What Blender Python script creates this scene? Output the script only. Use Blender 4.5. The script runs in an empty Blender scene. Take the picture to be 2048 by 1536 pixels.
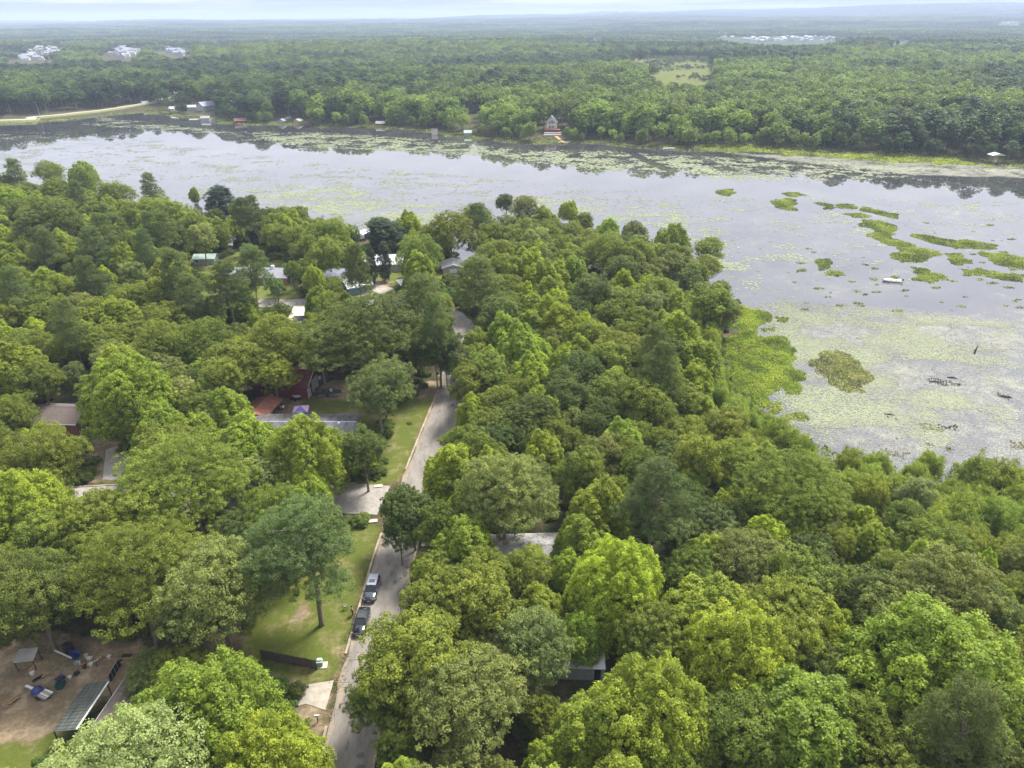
import bpy, bmesh, math, random
import numpy as np
from mathutils import Vector, Matrix
R_ = math.radians
rnd = random.Random(7)
rng = np.random.default_rng(11)
SC = bpy.context.scene
COL = SC.collection

# ------------------------------------------------------------------ camera
PITCH, ROLL, CAMZ, FPX = R_(27.36), R_(0.45), 75.0, 1420.0
cam = bpy.data.objects.new('camera', bpy.data.cameras.new('camera'))
COL.objects.link(cam)
cam.location = (0, 0, CAMZ)
cam.matrix_world = Matrix.Translation((0, 0, CAMZ)) @ Matrix.Rotation(R_(90) - PITCH, 4, 'X') @ Matrix.Rotation(-ROLL, 4, 'Z')
cam.data.sensor_width = 36.0
cam.data.lens = 36.0 * FPX / 2048
cam.data.clip_start, cam.data.clip_end = 0.5, 60000
SC.camera = cam

# ------------------------------------------------------------------ sky, sun, exposure
SUN_EL, SUN_AZ = 54.0, 42.0          # azimuth measured from +Y towards +X
w = bpy.data.worlds.new('World'); SC.world = w; w.use_nodes = True
nt = w.node_tree; nt.nodes.clear()
N = nt.nodes.new; L = nt.links.new
out = N('ShaderNodeOutputWorld'); sky = N('ShaderNodeTexSky'); sky.sky_type = 'NISHITA'; sky.sun_disc = False
sky.sun_elevation = R_(SUN_EL); sky.sun_rotation = R_(SUN_AZ); sky.air_density = 1.3; sky.dust_density = 2.5; sky.ozone_density = 1.5
bg1 = N('ShaderNodeBackground'); bg1.inputs['Strength'].default_value = 0.105; L(sky.outputs[0], bg1.inputs['Color'])
bg2 = N('ShaderNodeBackground'); bg2.inputs['Color'].default_value = (0.73, 0.79, 1.0, 1); bg2.inputs['Strength'].default_value = 1.08
tc = N('ShaderNodeTexCoord'); mp = N('ShaderNodeMapping'); mp.inputs['Scale'].default_value = (1.6, 1.6, 14)
L(tc.outputs['Generated'], mp.inputs['Vector'])
nz = N('ShaderNodeTexNoise'); nz.inputs['Scale'].default_value = 2.3; nz.inputs['Detail'].default_value = 7; nz.inputs['Roughness'].default_value = 0.6
L(mp.outputs[0], nz.inputs['Vector'])
cr = N('ShaderNodeMapRange'); cr.inputs['From Min'].default_value = 0.36; cr.inputs['From Max'].default_value = 0.66
cr.inputs['To Min'].default_value = 0.80; cr.inputs['To Max'].default_value = 1.0
L(nz.outputs['Fac'], cr.inputs['Value'])
# thin high overcast: hazier and bluer low on the horizon, brighter veil above it, with wisps
sx = N('ShaderNodeSeparateXYZ'); L(tc.outputs['Generated'], sx.inputs[0])
el = N('ShaderNodeMapRange'); el.interpolation_type = 'SMOOTHSTEP'; el.inputs['From Min'].default_value = 0.0; el.inputs['From Max'].default_value = 0.16; L(sx.outputs['Z'], el.inputs['Value'])
lowc = N('ShaderNodeMix'); lowc.data_type = 'RGBA'; lowc.inputs['A'].default_value = (0.33, 0.39, 0.66, 1); lowc.inputs['B'].default_value = (0.86, 0.88, 0.97, 1); L(el.outputs[0], lowc.inputs['Factor'])
mp2 = N('ShaderNodeMapping'); mp2.inputs['Scale'].default_value = (3.0, 3.0, 85); L(tc.outputs['Generated'], mp2.inputs['Vector'])
nz2 = N('ShaderNodeTexNoise'); nz2.inputs['Scale'].default_value = 1.5; nz2.inputs['Detail'].default_value = 6; nz2.inputs['Roughness'].default_value = 0.62; L(mp2.outputs[0], nz2.inputs['Vector'])
ws = N('ShaderNodeMapRange'); ws.inputs['From Min'].default_value = 0.46; ws.inputs['From Max'].default_value = 0.68; ws.inputs['To Max'].default_value = 0.9; L(nz2.outputs['Fac'], ws.inputs['Value'])
wc = N('ShaderNodeMix'); wc.data_type = 'RGBA'; wc.inputs['B'].default_value = (0.70, 0.72, 0.80, 1); L(lowc.outputs['Result'], wc.inputs['A'])
wf = N('ShaderNodeMath'); wf.operation = 'MULTIPLY'; inv = N('ShaderNodeMath'); inv.operation = 'SUBTRACT'; inv.inputs[0].default_value = 1.0; L(el.outputs[0], inv.inputs[1]); L(ws.outputs[0], wf.inputs[0]); L(inv.outputs[0], wf.inputs[1]); L(wf.outputs[0], wc.inputs['Factor'])
L(wc.outputs['Result'], bg2.inputs['Color'])
mx = N('ShaderNodeMixShader'); L(cr.outputs[0], mx.inputs['Fac']); L(bg1.outputs[0], mx.inputs[1]); L(bg2.outputs[0], mx.inputs[2])
L(mx.outputs[0], out.inputs['Surface'])
sd = bpy.data.lights.new('sun', 'SUN'); sd.energy = 5.0; sd.angle = R_(16); sd.color = (1.0, 0.955, 0.87)
so = bpy.data.objects.new('sun', sd); COL.objects.link(so)
a, e = R_(SUN_AZ), R_(SUN_EL)
SUNV = Vector((math.sin(a) * math.cos(e), math.cos(a) * math.cos(e), math.sin(e)))
so.rotation_euler = SUNV.to_track_quat('Z', 'Y').to_euler()
vs = SC.view_settings; SC.display_settings.display_device = 'sRGB'
vs.view_transform = 'Standard'; vs.look = 'None'; vs.exposure = 0.66; vs.gamma = 1.0; vs.use_curve_mapping = False
cy = SC.cycles
cy.max_bounces = 6; cy.diffuse_bounces = 4; cy.glossy_bounces = 3; cy.transmission_bounces = 4; cy.transparent_max_bounces = 6; cy.volume_bounces = 0
cy.use_adaptive_sampling = True; cy.adaptive_threshold = 0.02
cy.use_denoising = True; cy.caustics_reflective = False; cy.caustics_refractive = False

# ------------------------------------------------------------------ helpers: surveying the photograph
_c, _s = math.cos(ROLL), math.sin(ROLL); _cp, _sp = math.cos(PITCH), math.sin(PITCH)
def at(u, v, z=0.0):
    """the point of the world at height z that the pixel (u, v) of the photograph shows"""
    a = (u - 1024) / FPX; b = (768 - v) / FPX
    a, b = a * _c + b * _s, -a * _s + b * _c
    dx, dy, dz = a, _cp + b * _sp, -_sp + b * _cp
    t = (z - CAMZ) / dz
    return Vector((dx * t, dy * t, z))
def proj(x, y, z):
    x = np.asarray(x, float); y = np.asarray(y, float); z = np.asarray(z, float) - CAMZ
    d = y * _cp - z * _sp; b = (y * _sp + z * _cp) / d; a = x / d
    a, b = a * _c - b * _s, a * _s + b * _c
    return 1024 + a * FPX, 768 - b * FPX, d
def inpoly(x, y, P):
    x = np.asarray(x, float); y = np.asarray(y, float); r = np.zeros(np.broadcast(x, y).shape, bool)
    n = len(P); j = n - 1
    for i in range(n):
        xi, yi = P[i][0], P[i][1]; xj, yj = P[j][0], P[j][1]
        if yi != yj:
            r ^= ((yi > y) != (yj > y)) & (x < (xj - xi) * (y - yi) / (yj - yi) + xi)
        j = i
    return r
def segdist(x, y, P, closed=True):
    x = np.asarray(x, float); y = np.asarray(y, float)
    best = np.full(np.broadcast(x, y).shape, 1e18)
    n = len(P)
    for i in range(n if closed else n - 1):
        ax, ay = P[i][0], P[i][1]; bx, by = P[(i + 1) % n][0], P[(i + 1) % n][1]
        dx, dy = bx - ax, by - ay; q = dx * dx + dy * dy + 1e-9
        t = np.clip(((x - ax) * dx + (y - ay) * dy) / q, 0, 1)
        np.minimum(best, (x - ax - t * dx) ** 2 + (y - ay - t * dy) ** 2, out=best)
    return np.sqrt(best)
def sdist(x, y, P):
    d = segdist(x, y, P); return np.where(inpoly(x, y, P), d, -d)
def sm(t): t = np.clip(t, 0, 1); return t * t * (3 - 2 * t)
def _h(ix, iy, s):
    n = (ix.astype(np.int64) * 374761393 + iy.astype(np.int64) * 668265263 + s * 974634777) & 0xffffffff
    n = ((n ^ (n >> 13)) * 1274126177) & 0xffffffff
    return ((n ^ (n >> 16)) & 0xffff) / 65535.0
def vn(x, y, s=0):
    x = np.asarray(x, float); y = np.asarray(y, float)
    fx, fy = np.floor(x), np.floor(y); tx, ty = sm(x - fx), sm(y - fy); fx = fx.astype(np.int64); fy = fy.astype(np.int64)
    return (_h(fx, fy, s) * (1 - tx) + _h(fx + 1, fy, s) * tx) * (1 - ty) + (_h(fx, fy + 1, s) * (1 - tx) + _h(fx + 1, fy + 1, s) * tx) * ty
def fbm(x, y, s=0, o=4):
    r = 0; a = 0.5; t = 0
    for i in range(o):
        r = r + a * vn(x * 2 ** i, y * 2 ** i, s + i * 17); t += a; a *= 0.5
    return r / t

# ------------------------------------------------------------------ shoreline and terrain
WZ = -4.0
def W(P, z=WZ): return [tuple(at(u, v, z)[:2]) for u, v in P]
NEAR = [(-900, 330)] + [tuple(at(u, v, 12)[:2]) for u, v in [(-60, 345), (30, 342), (110, 350), (180, 352), (250, 375), (300, 392), (370, 398), (450, 412)]] + W([(470, 420), (520, 428), (580, 436), (640, 446)], 3) \
    + W([(690, 482), (730, 476), (790, 470), (845, 468)]) + [tuple(at(u, v, 11)[:2]) for u, v in [(930, 440), (1010, 415), (1080, 430), (1150, 428), (1200, 455), (1270, 470), (1340, 470), (1400, 492), (1425, 540)]] \
    + W([(1440, 590), (1478, 608), (1490, 700), (1500, 790), (1530, 850), (1580, 905), (1650, 945), (1750, 965), (1880, 970), (2000, 985), (2100, 1000)]) + [(180, 100), (420, 90), (900, 60)]
FAR = W([(2700, 380), (2300, 350), (2048, 330), (1900, 318), (1750, 312), (1600, 302), (1450, 296), (1340, 298), (1300, 297), (1240, 291), (1200, 286), (1130, 287), (1060, 286), (1000, 282), (930, 274), (860, 264), (760, 256), (640, 255), (560, 249), (500, 249), (440, 242), (400, 235), (345, 231), (320, 228), (290, 223), (240, 228), (180, 235), (90, 243), (0, 249), (-200, 262)]) + [(-1000, 640)]
LAKE = NEAR + FAR
def H(x, y):
    x = np.asarray(x, float); y = np.asarray(y, float)
    d = -sdist(x, y, LAKE)
    land = WZ + 4.0 * sm((d + 1) / 42.0)
    far = sm((y - 420) / 500.0)
    r = np.hypot(x, y)
    und = (fbm(x / 420 + 5, y / 420 + 3, 3) - 0.42) * 20 * sm((d - 40) / 350) * far
    und = und + (fbm(x / 1500 + 1, y / 1500 + 9, 5) - 0.45) * 80 * sm((r - 1200) / 2500)
    hill = sm((r - 5000) / 7000) * (30 + 110 * sm((x / (r + 1) + 0.25) / 0.8) * (0.7 + 0.6 * fbm(x / 2500, y / 2500, 8)))
    land = land + np.maximum(und, -2.5 * sm(d / 60)) + hill + 1.2 * sm((d - 20) / 60) * far
    bed = WZ + np.maximum(-1.6, -(-d) * 0.12 - 0.02)
    return np.where(d > 0, land, bed)
def h1(x, y): return float(H(np.array([x]), np.array([y]))[0])
def gat(u, v, up=0.0):
    """ground point seen at the pixel"""
    z = 0.0
    for _ in range(6):
        p = at(u, v, z + up); z = 0.6 * h1(p.x, p.y) + 0.4 * z
    p = at(u, v, z + up); return Vector((p.x, p.y, h1(p.x, p.y)))

# ------------------------------------------------------------------ helpers: objects
def tag(o, label=None, cat=None, group=None, kind=None):
    if label: o['label'] = label
    if cat: o['category'] = cat
    if group: o['group'] = group
    if kind: o['kind'] = kind
    return o
def thing(name, label, cat, loc=(0, 0, 0), rz=0.0, group=None):
    o = bpy.data.objects.new(name, None); COL.objects.link(o); o.empty_display_size = 0.5
    o.location = loc; o.rotation_euler = (0, 0, rz); return tag(o, label, cat, group)
class MB:
    def __init__(s): s.v = []; s.f = []; s.M = None
    def add(s, vs, fs):
        b = len(s.v)
        s.v += [tuple(s.M @ Vector(p)) if s.M else tuple(p) for p in vs]; s.f += [tuple(i + b for i in q) for q in fs]; return s
    def box(s, x0, x1, y0, y1, z0, z1):
        return s.add([(x0, y0, z0), (x1, y0, z0), (x1, y1, z0), (x0, y1, z0), (x0, y0, z1), (x1, y0, z1), (x1, y1, z1), (x0, y1, z1)],
                     [(3, 2, 1, 0), (4, 5, 6, 7), (0, 1, 5, 4), (1, 2, 6, 5), (2, 3, 7, 6), (3, 0, 4, 7)])
    def prism(s, prof, a0, a1, axis='x'):
        n = len(prof); P = []
        for t in (a0, a1):
            for p, q in prof: P.append((t, p, q) if axis == 'x' else (p, t, q) if axis == 'y' else (p, q, t))
        return s.add(P, [tuple(range(n))[::-1], tuple(range(n, 2 * n))] + [(i, (i + 1) % n, n + (i + 1) % n, n + i) for i in range(n)])
    def tube(s, pts, rad, k=6, caps=True):
        pts = [Vector(p) for p in pts]; n = len(pts)
        if not hasattr(rad, '__len__'): rad = [rad] * n
        V = []; up = Vector((0.13, 0.27, 1))
        for i, p in enumerate(pts):
            d = (pts[min(i + 1, n - 1)] - pts[max(i - 1, 0)]).normalized()
            u = d.cross(up if abs(d.normalized().dot(up.normalized())) < 0.95 else Vector((1, 0, 0))).normalized(); q = d.cross(u)
            for j in range(k):
                a = 2 * math.pi * j / k; V.append(p + (u * math.cos(a) + q * math.sin(a)) * rad[i])
        Fc = [(i * k + j, i * k + (j + 1) % k, (i + 1) * k + (j + 1) % k, (i + 1) * k + j) for i in range(n - 1) for j in range(k)]
        if caps: Fc += [tuple(range(k))[::-1], tuple(range((n - 1) * k, n * k))]
        return s.add(V, Fc)
    def lathe(s, prof, k=12, c=(0, 0, 0)):
        V = [(c[0] + r * math.cos(2 * math.pi * j / k), c[1] + r * math.sin(2 * math.pi * j / k), c[2] + z) for r, z in prof for j in range(k)]
        n = len(prof)
        return s.add(V, [(i * k + j, i * k + (j + 1) % k, (i + 1) * k + (j + 1) % k, (i + 1) * k + j) for i in range(n - 1) for j in range(k)] + [tuple(range(k))[::-1], tuple(range((n - 1) * k, n * k))])
    def loft(s, secs, caps=True):
        k = len(secs[0]); n = len(secs)
        V = [p for q in secs for p in q]
        Fc = [(i * k + j, i * k + (j + 1) % k, (i + 1) * k + (j + 1) % k, (i + 1) * k + j) for i in range(n - 1) for j in range(k)]
        if caps: Fc += [tuple(range(k))[::-1], tuple(range((n - 1) * k, n * k))]
        return s.add(V, Fc)
    def mesh(s, name, m=None, smooth=False):
        me = bpy.data.meshes.new(name); me.from_pydata(s.v, [], s.f); me.update()
        bm = bmesh.new(); bm.from_mesh(me); bmesh.ops.recalc_face_normals(bm, faces=bm.faces); bm.to_mesh(me); bm.free()
        if smooth: me.polygons.foreach_set('use_smooth', [True] * len(me.polygons))
        if m: me.materials.append(m)
        return me
    def build(s, name, m=None, parent=None, smooth=False, bevel=0):
        o = bpy.data.objects.new(name, s.mesh(name, m, smooth)); COL.objects.link(o)
        if parent: o.parent = parent
        if bevel:
            b = o.modifiers.new('bevel', 'BEVEL'); b.width = bevel; b.segments = 2; b.limit_method = 'ANGLE'
        return o
def npmesh(name, V, F4, m=None, attrs=None, smooth=False):
    me = bpy.data.meshes.new(name); F4 = np.asarray(F4, np.int32); k = F4.shape[1]
    me.vertices.add(len(V)); me.vertices.foreach_set('co', np.asarray(V, np.float32).ravel())
    me.loops.add(F4.size); me.loops.foreach_set('vertex_index', F4.ravel())
    me.polygons.add(len(F4)); me.polygons.foreach_set('loop_start', np.arange(0, F4.size, k, dtype=np.int32))
    if smooth: me.polygons.foreach_set('use_smooth', np.ones(len(F4), bool))
    me.update(calc_edges=True)
    for n, d in (attrs or {}).items():
        at_ = me.attributes.new(n, 'FLOAT', 'POINT'); at_.data.foreach_set('value', np.asarray(d, np.float32))
    if m: me.materials.append(m)
    return me
def put(name, me, parent=None, loc=None):
    o = bpy.data.objects.new(name, me); COL.objects.link(o)
    if parent: o.parent = parent
    if loc is not None: o.location = loc
    return o

# ------------------------------------------------------------------ materials
MATS = {}
def mat(name, c1, c2=None, rough=0.8, scale=4.0, bump=0.0, metal=0.0, spec=0.5, detail=5, stretch=None, contrast=(0.35, 0.65)):
    if name in MATS: return MATS[name]
    m = bpy.data.materials.new(name); m.use_nodes = True; t = m.node_tree; b = t.nodes['Principled BSDF']
    b.inputs['Roughness'].default_value = rough; b.inputs['Metallic'].default_value = metal; b.inputs['Specular IOR Level'].default_value = spec
    c2 = c2 or tuple(x * 0.8 for x in c1)
    co = t.nodes.new('ShaderNodeTexCoord'); mpn = t.nodes.new('ShaderNodeMapping'); no = t.nodes.new('ShaderNodeTexNoise')
    t.links.new(co.outputs['Object'], mpn.inputs[0]); t.links.new(mpn.outputs[0], no.inputs['Vector'])
    if stretch: mpn.inputs['Scale'].default_value = stretch
    no.inputs['Scale'].default_value = scale; no.inputs['Detail'].default_value = detail; no.inputs['Roughness'].default_value = 0.65
    r = t.nodes.new('ShaderNodeValToRGB'); r.color_ramp.elements[0].position, r.color_ramp.elements[1].position = contrast
    r.color_ramp.elements[0].color = (*c2, 1); r.color_ramp.elements[1].color = (*c1, 1)
    t.links.new(no.outputs['Fac'], r.inputs[0]); t.links.new(r.outputs[0], b.inputs['Base Color'])
    if bump:
        bn = t.nodes.new('ShaderNodeBump'); bn.inputs['Strength'].default_value = bump; bn.inputs['Distance'].default_value = 0.05
        t.links.new(no.outputs['Fac'], bn.inputs['Height']); t.links.new(bn.outputs[0], b.inputs['Normal'])
    MATS[name] = m; return m
def leafmat(name, src, gain=1.0, trans=0.42):
    """foliage: colour of the tree (object colour or instance attribute) times the leaf's own variation"""
    m = bpy.data.materials.new(name); m.use_nodes = True; t = m.node_tree; t.nodes.clear()
    n = t.nodes.new; l = t.links.new
    o = n('ShaderNodeOutputMaterial')
    if src == 'object': c = n('ShaderNodeObjectInfo').outputs['Color']
    else:
        at_ = n('ShaderNodeAttribute'); at_.attribute_type = 'INSTANCER'; at_.attribute_name = 'tint'; c = at_.outputs['Color']
    lv = n('ShaderNodeAttribute'); lv.attribute_name = 'lv'
    mr = n('ShaderNodeMapRange'); mr.inputs['To Min'].default_value = 0.66 * gain; mr.inputs['To Max'].default_value = 1.85 * gain
    l(lv.outputs['Fac'], mr.inputs['Value'])
    vm = n('ShaderNodeVectorMath'); vm.operation = 'SCALE'; l(c, vm.inputs[0]); l(mr.outputs[0], vm.inputs['Scale'])
    hs = n('ShaderNodeHueSaturation'); hr = n('ShaderNodeMapRange'); hr.inputs['To Min'].default_value = 0.515; hr.inputs['To Max'].default_value = 0.485
    l(lv.outputs['Fac'], hr.inputs['Value']); l(hr.outputs[0], hs.inputs['Hue']); l(vm.outputs[0], hs.inputs['Color'])
    p = n('ShaderNodeBsdfPrincipled'); p.inputs['Roughness'].default_value = 0.5; p.inputs['Specular IOR Level'].default_value = 0.22
    l(hs.outputs[0], p.inputs['Base Color'])
    tr = n('ShaderNodeBsdfTranslucent'); ty = n('ShaderNodeVectorMath'); ty.operation = 'MULTIPLY'; ty.inputs[1].default_value = (1.25, 1.25, 0.6)
    l(hs.outputs[0], ty.inputs[0]); l(ty.outputs[0], tr.inputs['Color'])
    ms = n('ShaderNodeMixShader'); ms.inputs[0].default_value = trans; l(p.outputs[0], ms.inputs[1]); l(tr.outputs[0], ms.inputs[2])
    l(ms.outputs[0], o.inputs['Surface']); return m
LEAF = leafmat('leaf', 'object'); LEAFI = leafmat('leaf_far', 'inst')
BARK = mat('bark', (0.26, 0.215, 0.175), (0.12, 0.095, 0.078), 0.9, 3, 0.6, stretch=(3, 3, 0.6))
DEADW = mat('dead_wood', (0.36, 0.33, 0.29), (0.2, 0.18, 0.16), 0.9, 4)
ASPH = mat('asphalt', (0.285, 0.255, 0.222), (0.155, 0.14, 0.125), 0.9, 0.45, 0.15, detail=12, contrast=(0.33, 0.68), stretch=(1.6, .5, 1))
CONC = mat('concrete', (0.46, 0.41, 0.34), (0.30, 0.265, 0.22), 0.9, 0.8, 0.1, detail=8)
KERB = mat('kerb_concrete', (0.42, 0.36, 0.28), (0.24, 0.19, 0.13), 0.9, 0.7, 0.1, detail=6)
WHITE = mat('white_paint', (0.78, 0.78, 0.76), (0.6, 0.6, 0.58), 0.55, 2)
GLASS = mat('window_glass', (0.03, 0.035, 0.045), (0.02, 0.022, 0.03), 0.08, 1, spec=0.9)
BLACK = mat('black_plastic', (0.02, 0.02, 0.022), None, 0.6)
METAL = mat('galvanised_metal', (0.42, 0.43, 0.44), (0.28, 0.28, 0.29), 0.4, 3, metal=0.6)
WOOD = mat('weathered_wood', (0.13, 0.10, 0.075), (0.06, 0.048, 0.038), 0.9, 2.5, 0.3, stretch=(4, 4, 0.5))
WOODL = mat('fresh_timber', (0.42, 0.29, 0.16), (0.28, 0.18, 0.09), 0.8, 3, stretch=(4, 1, 1))

# ------------------------------------------------------------------ ground sheet
def axis(lo, hi, step, far_lo, far_hi, g):
    a = list(np.arange(lo, hi + .1, step)); s = step
    while a[-1] < far_hi: s *= g; a.append(a[-1] + s)
    s = step
    while a[0] > far_lo: s *= g; a.insert(0, a[0] - s)
    return np.array(a)
gx = axis(-150, 130, 1.9, -24000, 24000, 1.05); gy = axis(36, 320, 1.9, -6000, 26000, 1.05)
GX, GY = np.meshgrid(gx, gy); GZ = np.empty_like(GX)
for i in range(0, len(gy), 60): GZ[i:i + 60] = H(GX[i:i + 60], GY[i:i + 60])
ny, nx = GX.shape
idx = np.arange(ny * nx).reshape(ny, nx)
F4 = np.stack([idx[:-1, :-1], idx[:-1, 1:], idx[1:, 1:], idx[1:, :-1]], -1).reshape(-1, 4)
def Wg(P): return [tuple(gat(u, v)[:2]) for u, v in P]
STREET = [(-19.0, 30)] + [(-19.2, 60), (-18.9, 76), (-18.6, 88)] + [(-17.3, 104), (-16.2, 116), (-14.6, 132), (-13.2, 146)] + Wg([(906, 742), (915, 712), (925, 685), (933, 664), (916, 640), (890, 622), (850, 612), (795, 608), (700, 607), (620, 606), (550, 606), (450, 610), (300, 617), (120, 625)])
CROSS = [tuple(at(768, 1000)[:2])] + Wg([(700, 996), (600, 994), (480, 994), (340, 995), (240, 998), (120, 1004), (-60, 1014), (-260, 1025)])
LAWN = [Wg(P) for P in [
    [(480, 1300), (525, 1180), (600, 1060), (700, 1030), (760, 1040), (745, 1125), (722, 1210), (700, 1275), (688, 1340), (672, 1362), (590, 1376), (500, 1370)],
    [(640, 1000), (640, 880), (770, 800), (830, 770), (893, 768), (868, 820), (840, 880), (815, 945), (770, 975), (700, 976)],
    [(560, 800), (640, 790), (720, 800), (740, 830), (600, 830)],
    [(-100, 1480), (60, 1440), (150, 1400), (130, 1540), (-100, 1600)],
    [(170, 850), (240, 850), (290, 960), (255, 975), (175, 960)], [(150, 1012), (280, 1012), (300, 1040), (150, 1045)],
    [(430, 500), (520, 500), (620, 510), (620, 590), (560, 600), (400, 598), (380, 540)], [(500, 613), (595, 613), (570, 650), (480, 650)],
    [(700, 590), (720, 500), (850, 500), (900, 560), (880, 610), (700, 602)], [(480, 480), (520, 470), (540, 520), (460, 520)],
    [(1120, 520), (1250, 530), (1260, 600), (1150, 600)], [(860, 640), (905, 650), (910, 720), (860, 720)], [(935, 628), (1000, 640), (1000, 700), (950, 690)]]]
DIRT = [Wg(P) for P in [
    [(-120, 1270), (90, 1270), (260, 1275), (270, 1340), (200, 1400), (120, 1455), (0, 1480), (-140, 1490)],
    [(640, 770), (700, 755), (740, 770), (720, 800), (650, 800)], [(480, 800), (600, 795), (620, 835), (480, 840)], [(700, 830), (715, 800), (730, 835), (660, 830)],
    [(822, 764), (895, 764), (885, 795), (822, 795)], [(540, 1360), (600, 1360), (655, 1430), (640, 1536), (560, 1480)],
    [(605, 1205), (630, 1205), (635, 1228), (602, 1228)], [(185, 880), (270, 885), (262, 960), (190, 960)], [(165, 1005), (260, 1005), (250, 1025), (160, 1030)],
    [(880, 700), (912, 690), (918, 745), (890, 760)], [(690, 560), (780, 560), (770, 596), (720, 600)], [(668, 1290), (703, 1280), (672, 1370), (655, 1400)]]]
def fuzz(x, y, Ps, wdt=2.0):
    r = np.zeros(x.shape)
    for P in Ps:
        d = sdist(x, y, P); r = np.maximum(r, sm((d + wdt + (fbm(x / 3.0, y / 3.0, 21) - .5) * 5) / (2 * wdt)))
    return r
near = (np.abs(GX) < 170) & (GY > 30) & (GY < 330)
lawn = np.zeros(GX.shape); dirt = np.zeros(GX.shape)
lawn[near] = fuzz(GX[near], GY[near], LAWN); dirt[near] = fuzz(GX[near], GY[near], DIRT, 1.6)
MEAD = [tuple(at(u, v, 2)[:2]) for u, v in [(1280, 168), (1300, 128), (1240, 124), (1250, 108), (1425, 112), (1422, 185), (1330, 180)]]
far_m = (GY > 600) & (GY < 3000) & (GX > -400) & (GX < 1400)
lawn[far_m] = np.maximum(lawn[far_m], sm((sdist(GX[far_m], GY[far_m], MEAD) + 8) / 20))
gm = bpy.data.materials.new('ground'); gm.use_nodes = True; t = gm.node_tree; b = t.nodes['Principled BSDF']; b.inputs['Roughness'].default_value = 0.95; b.inputs['Specular IOR Level'].default_value = 0.1
def tn(kind, **kw):
    n = t.nodes.new(kind)
    for k, v in kw.items(): n.inputs[k].default_value = v
    return n
def ramp(fac, stops):
    r = t.nodes.new('ShaderNodeValToRGB'); cr_ = r.color_ramp
    while len(cr_.elements) < len(stops): cr_.elements.new(0.5)
    for e_, (p, c) in zip(cr_.elements, stops): e_.position = p; e_.color = (*c, 1)
    t.links.new(fac, r.inputs[0]); return r.outputs[0]
def mixc(f, a_, b_):
    m_ = t.nodes.new('ShaderNodeMix'); m_.data_type = 'RGBA'; t.links.new(f, m_.inputs['Factor']); t.links.new(a_, m_.inputs['A']); t.links.new(b_, m_.inputs['B']); return m_.outputs['Result']
geo = t.nodes.new('ShaderNodeNewGeometry')
n1 = tn('ShaderNodeTexNoise', Scale=0.35, Detail=8.0, Roughness=0.7); n2 = tn('ShaderNodeTexNoise', Scale=2.2, Detail=8.0, Roughness=0.8); n3 = tn('ShaderNodeTexNoise', Scale=0.09, Detail=6.0, Roughness=0.6)
for n_ in (n1, n2, n3): t.links.new(geo.outputs['Position'], n_.inputs['Vector'])
litter = ramp(n2.outputs['Fac'], [(0.3, (0.045, 0.035, 0.022)), (0.5, (0.10, 0.072, 0.045)), (0.7, (0.19, 0.135, 0.085))])
under = ramp(n2.outputs['Fac'], [(0.3, (0.018, 0.03, 0.012)), (0.6, (0.05, 0.075, 0.025))])
fsel = ramp(n1.outputs['Fac'], [(0.42, (0, 0, 0)), (0.56, (1, 1, 1))])
forest = mixc(fsel, under, litter)
ga = ramp(n2.outputs['Fac'], [(0.25, (0.062, 0.086, 0.016)), (0.5, (0.098, 0.122, 0.022)), (0.75, (0.145, 0.148, 0.038))])
gb = ramp(n2.outputs['Fac'], [(0.3, (0.20, 0.15, 0.085)), (0.7, (0.31, 0.25, 0.14))])
gs = ramp(n1.outputs['Fac'], [(0.50, (0, 0, 0)), (0.70, (0.85, 0.85, 0.85))])
grass = mixc(gs, ga, gb)
da = ramp(n2.outputs['Fac'], [(0.25, (0.36, 0.27, 0.18)), (0.5, (0.56, 0.44, 0.30)), (0.75, (0.66, 0.54, 0.39))])
def attr(nm):
    a_ = t.nodes.new('ShaderNodeAttribute'); a_.attribute_name = nm; ad = t.nodes.new('ShaderNodeMath'); ad.operation = 'ADD'
    sb = t.nodes.new('ShaderNodeMath'); sb.operation = 'MULTIPLY_ADD'; sb.inputs[1].default_value = 0.9; sb.inputs[2].default_value = -0.45
    t.links.new(n1.outputs['Fac'], sb.inputs[0]); t.links.new(a_.outputs['Fac'], ad.inputs[0]); t.links.new(sb.outputs[0], ad.inputs[1])
    return ramp(ad.outputs[0], [(0.35, (0, 0, 0)), (0.65, (1, 1, 1))])
da = mixc(ramp(n1.outputs['Fac'], [(0.48, (0, 0, 0)), (0.68, (0.5, 0.5, 0.5))]), ramp(n2.outputs['Fac'], [(0.3, (0.13, 0.10, 0.065)), (0.7, (0.26, 0.20, 0.125))]), da)
c_ = mixc(attr('lawn'), forest, grass); c_ = mixc(attr('dirt'), c_, da)
farc = ramp(n3.outputs['Fac'], [(0.35, (0.035, 0.06, 0.03)), (0.65, (0.075, 0.105, 0.045))])
fa = t.nodes.new('ShaderNodeAttribute'); fa.attribute_name = 'farw'
c_ = mixc(fa.outputs['Fac'], c_, farc)
t.links.new(c_, b.inputs['Base Color'])
bp = tn('ShaderNodeBump', Strength=0.6, Distance=0.15); t.links.new(n2.outputs['Fac'], bp.inputs['Height']); t.links.new(bp.outputs[0], b.inputs['Normal'])
farw = sm((np.hypot(GX, GY) - 1800) / 600)
farw = farw * (1 - (lawn > 0.3))
gme = npmesh('ground', np.stack([GX, GY, GZ], -1).reshape(-1, 3), F4, gm, {'lawn': lawn.ravel(), 'dirt': dirt.ravel(), 'farw': farw.ravel()}, True)
tag(put('ground', gme), kind='structure')

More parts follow.
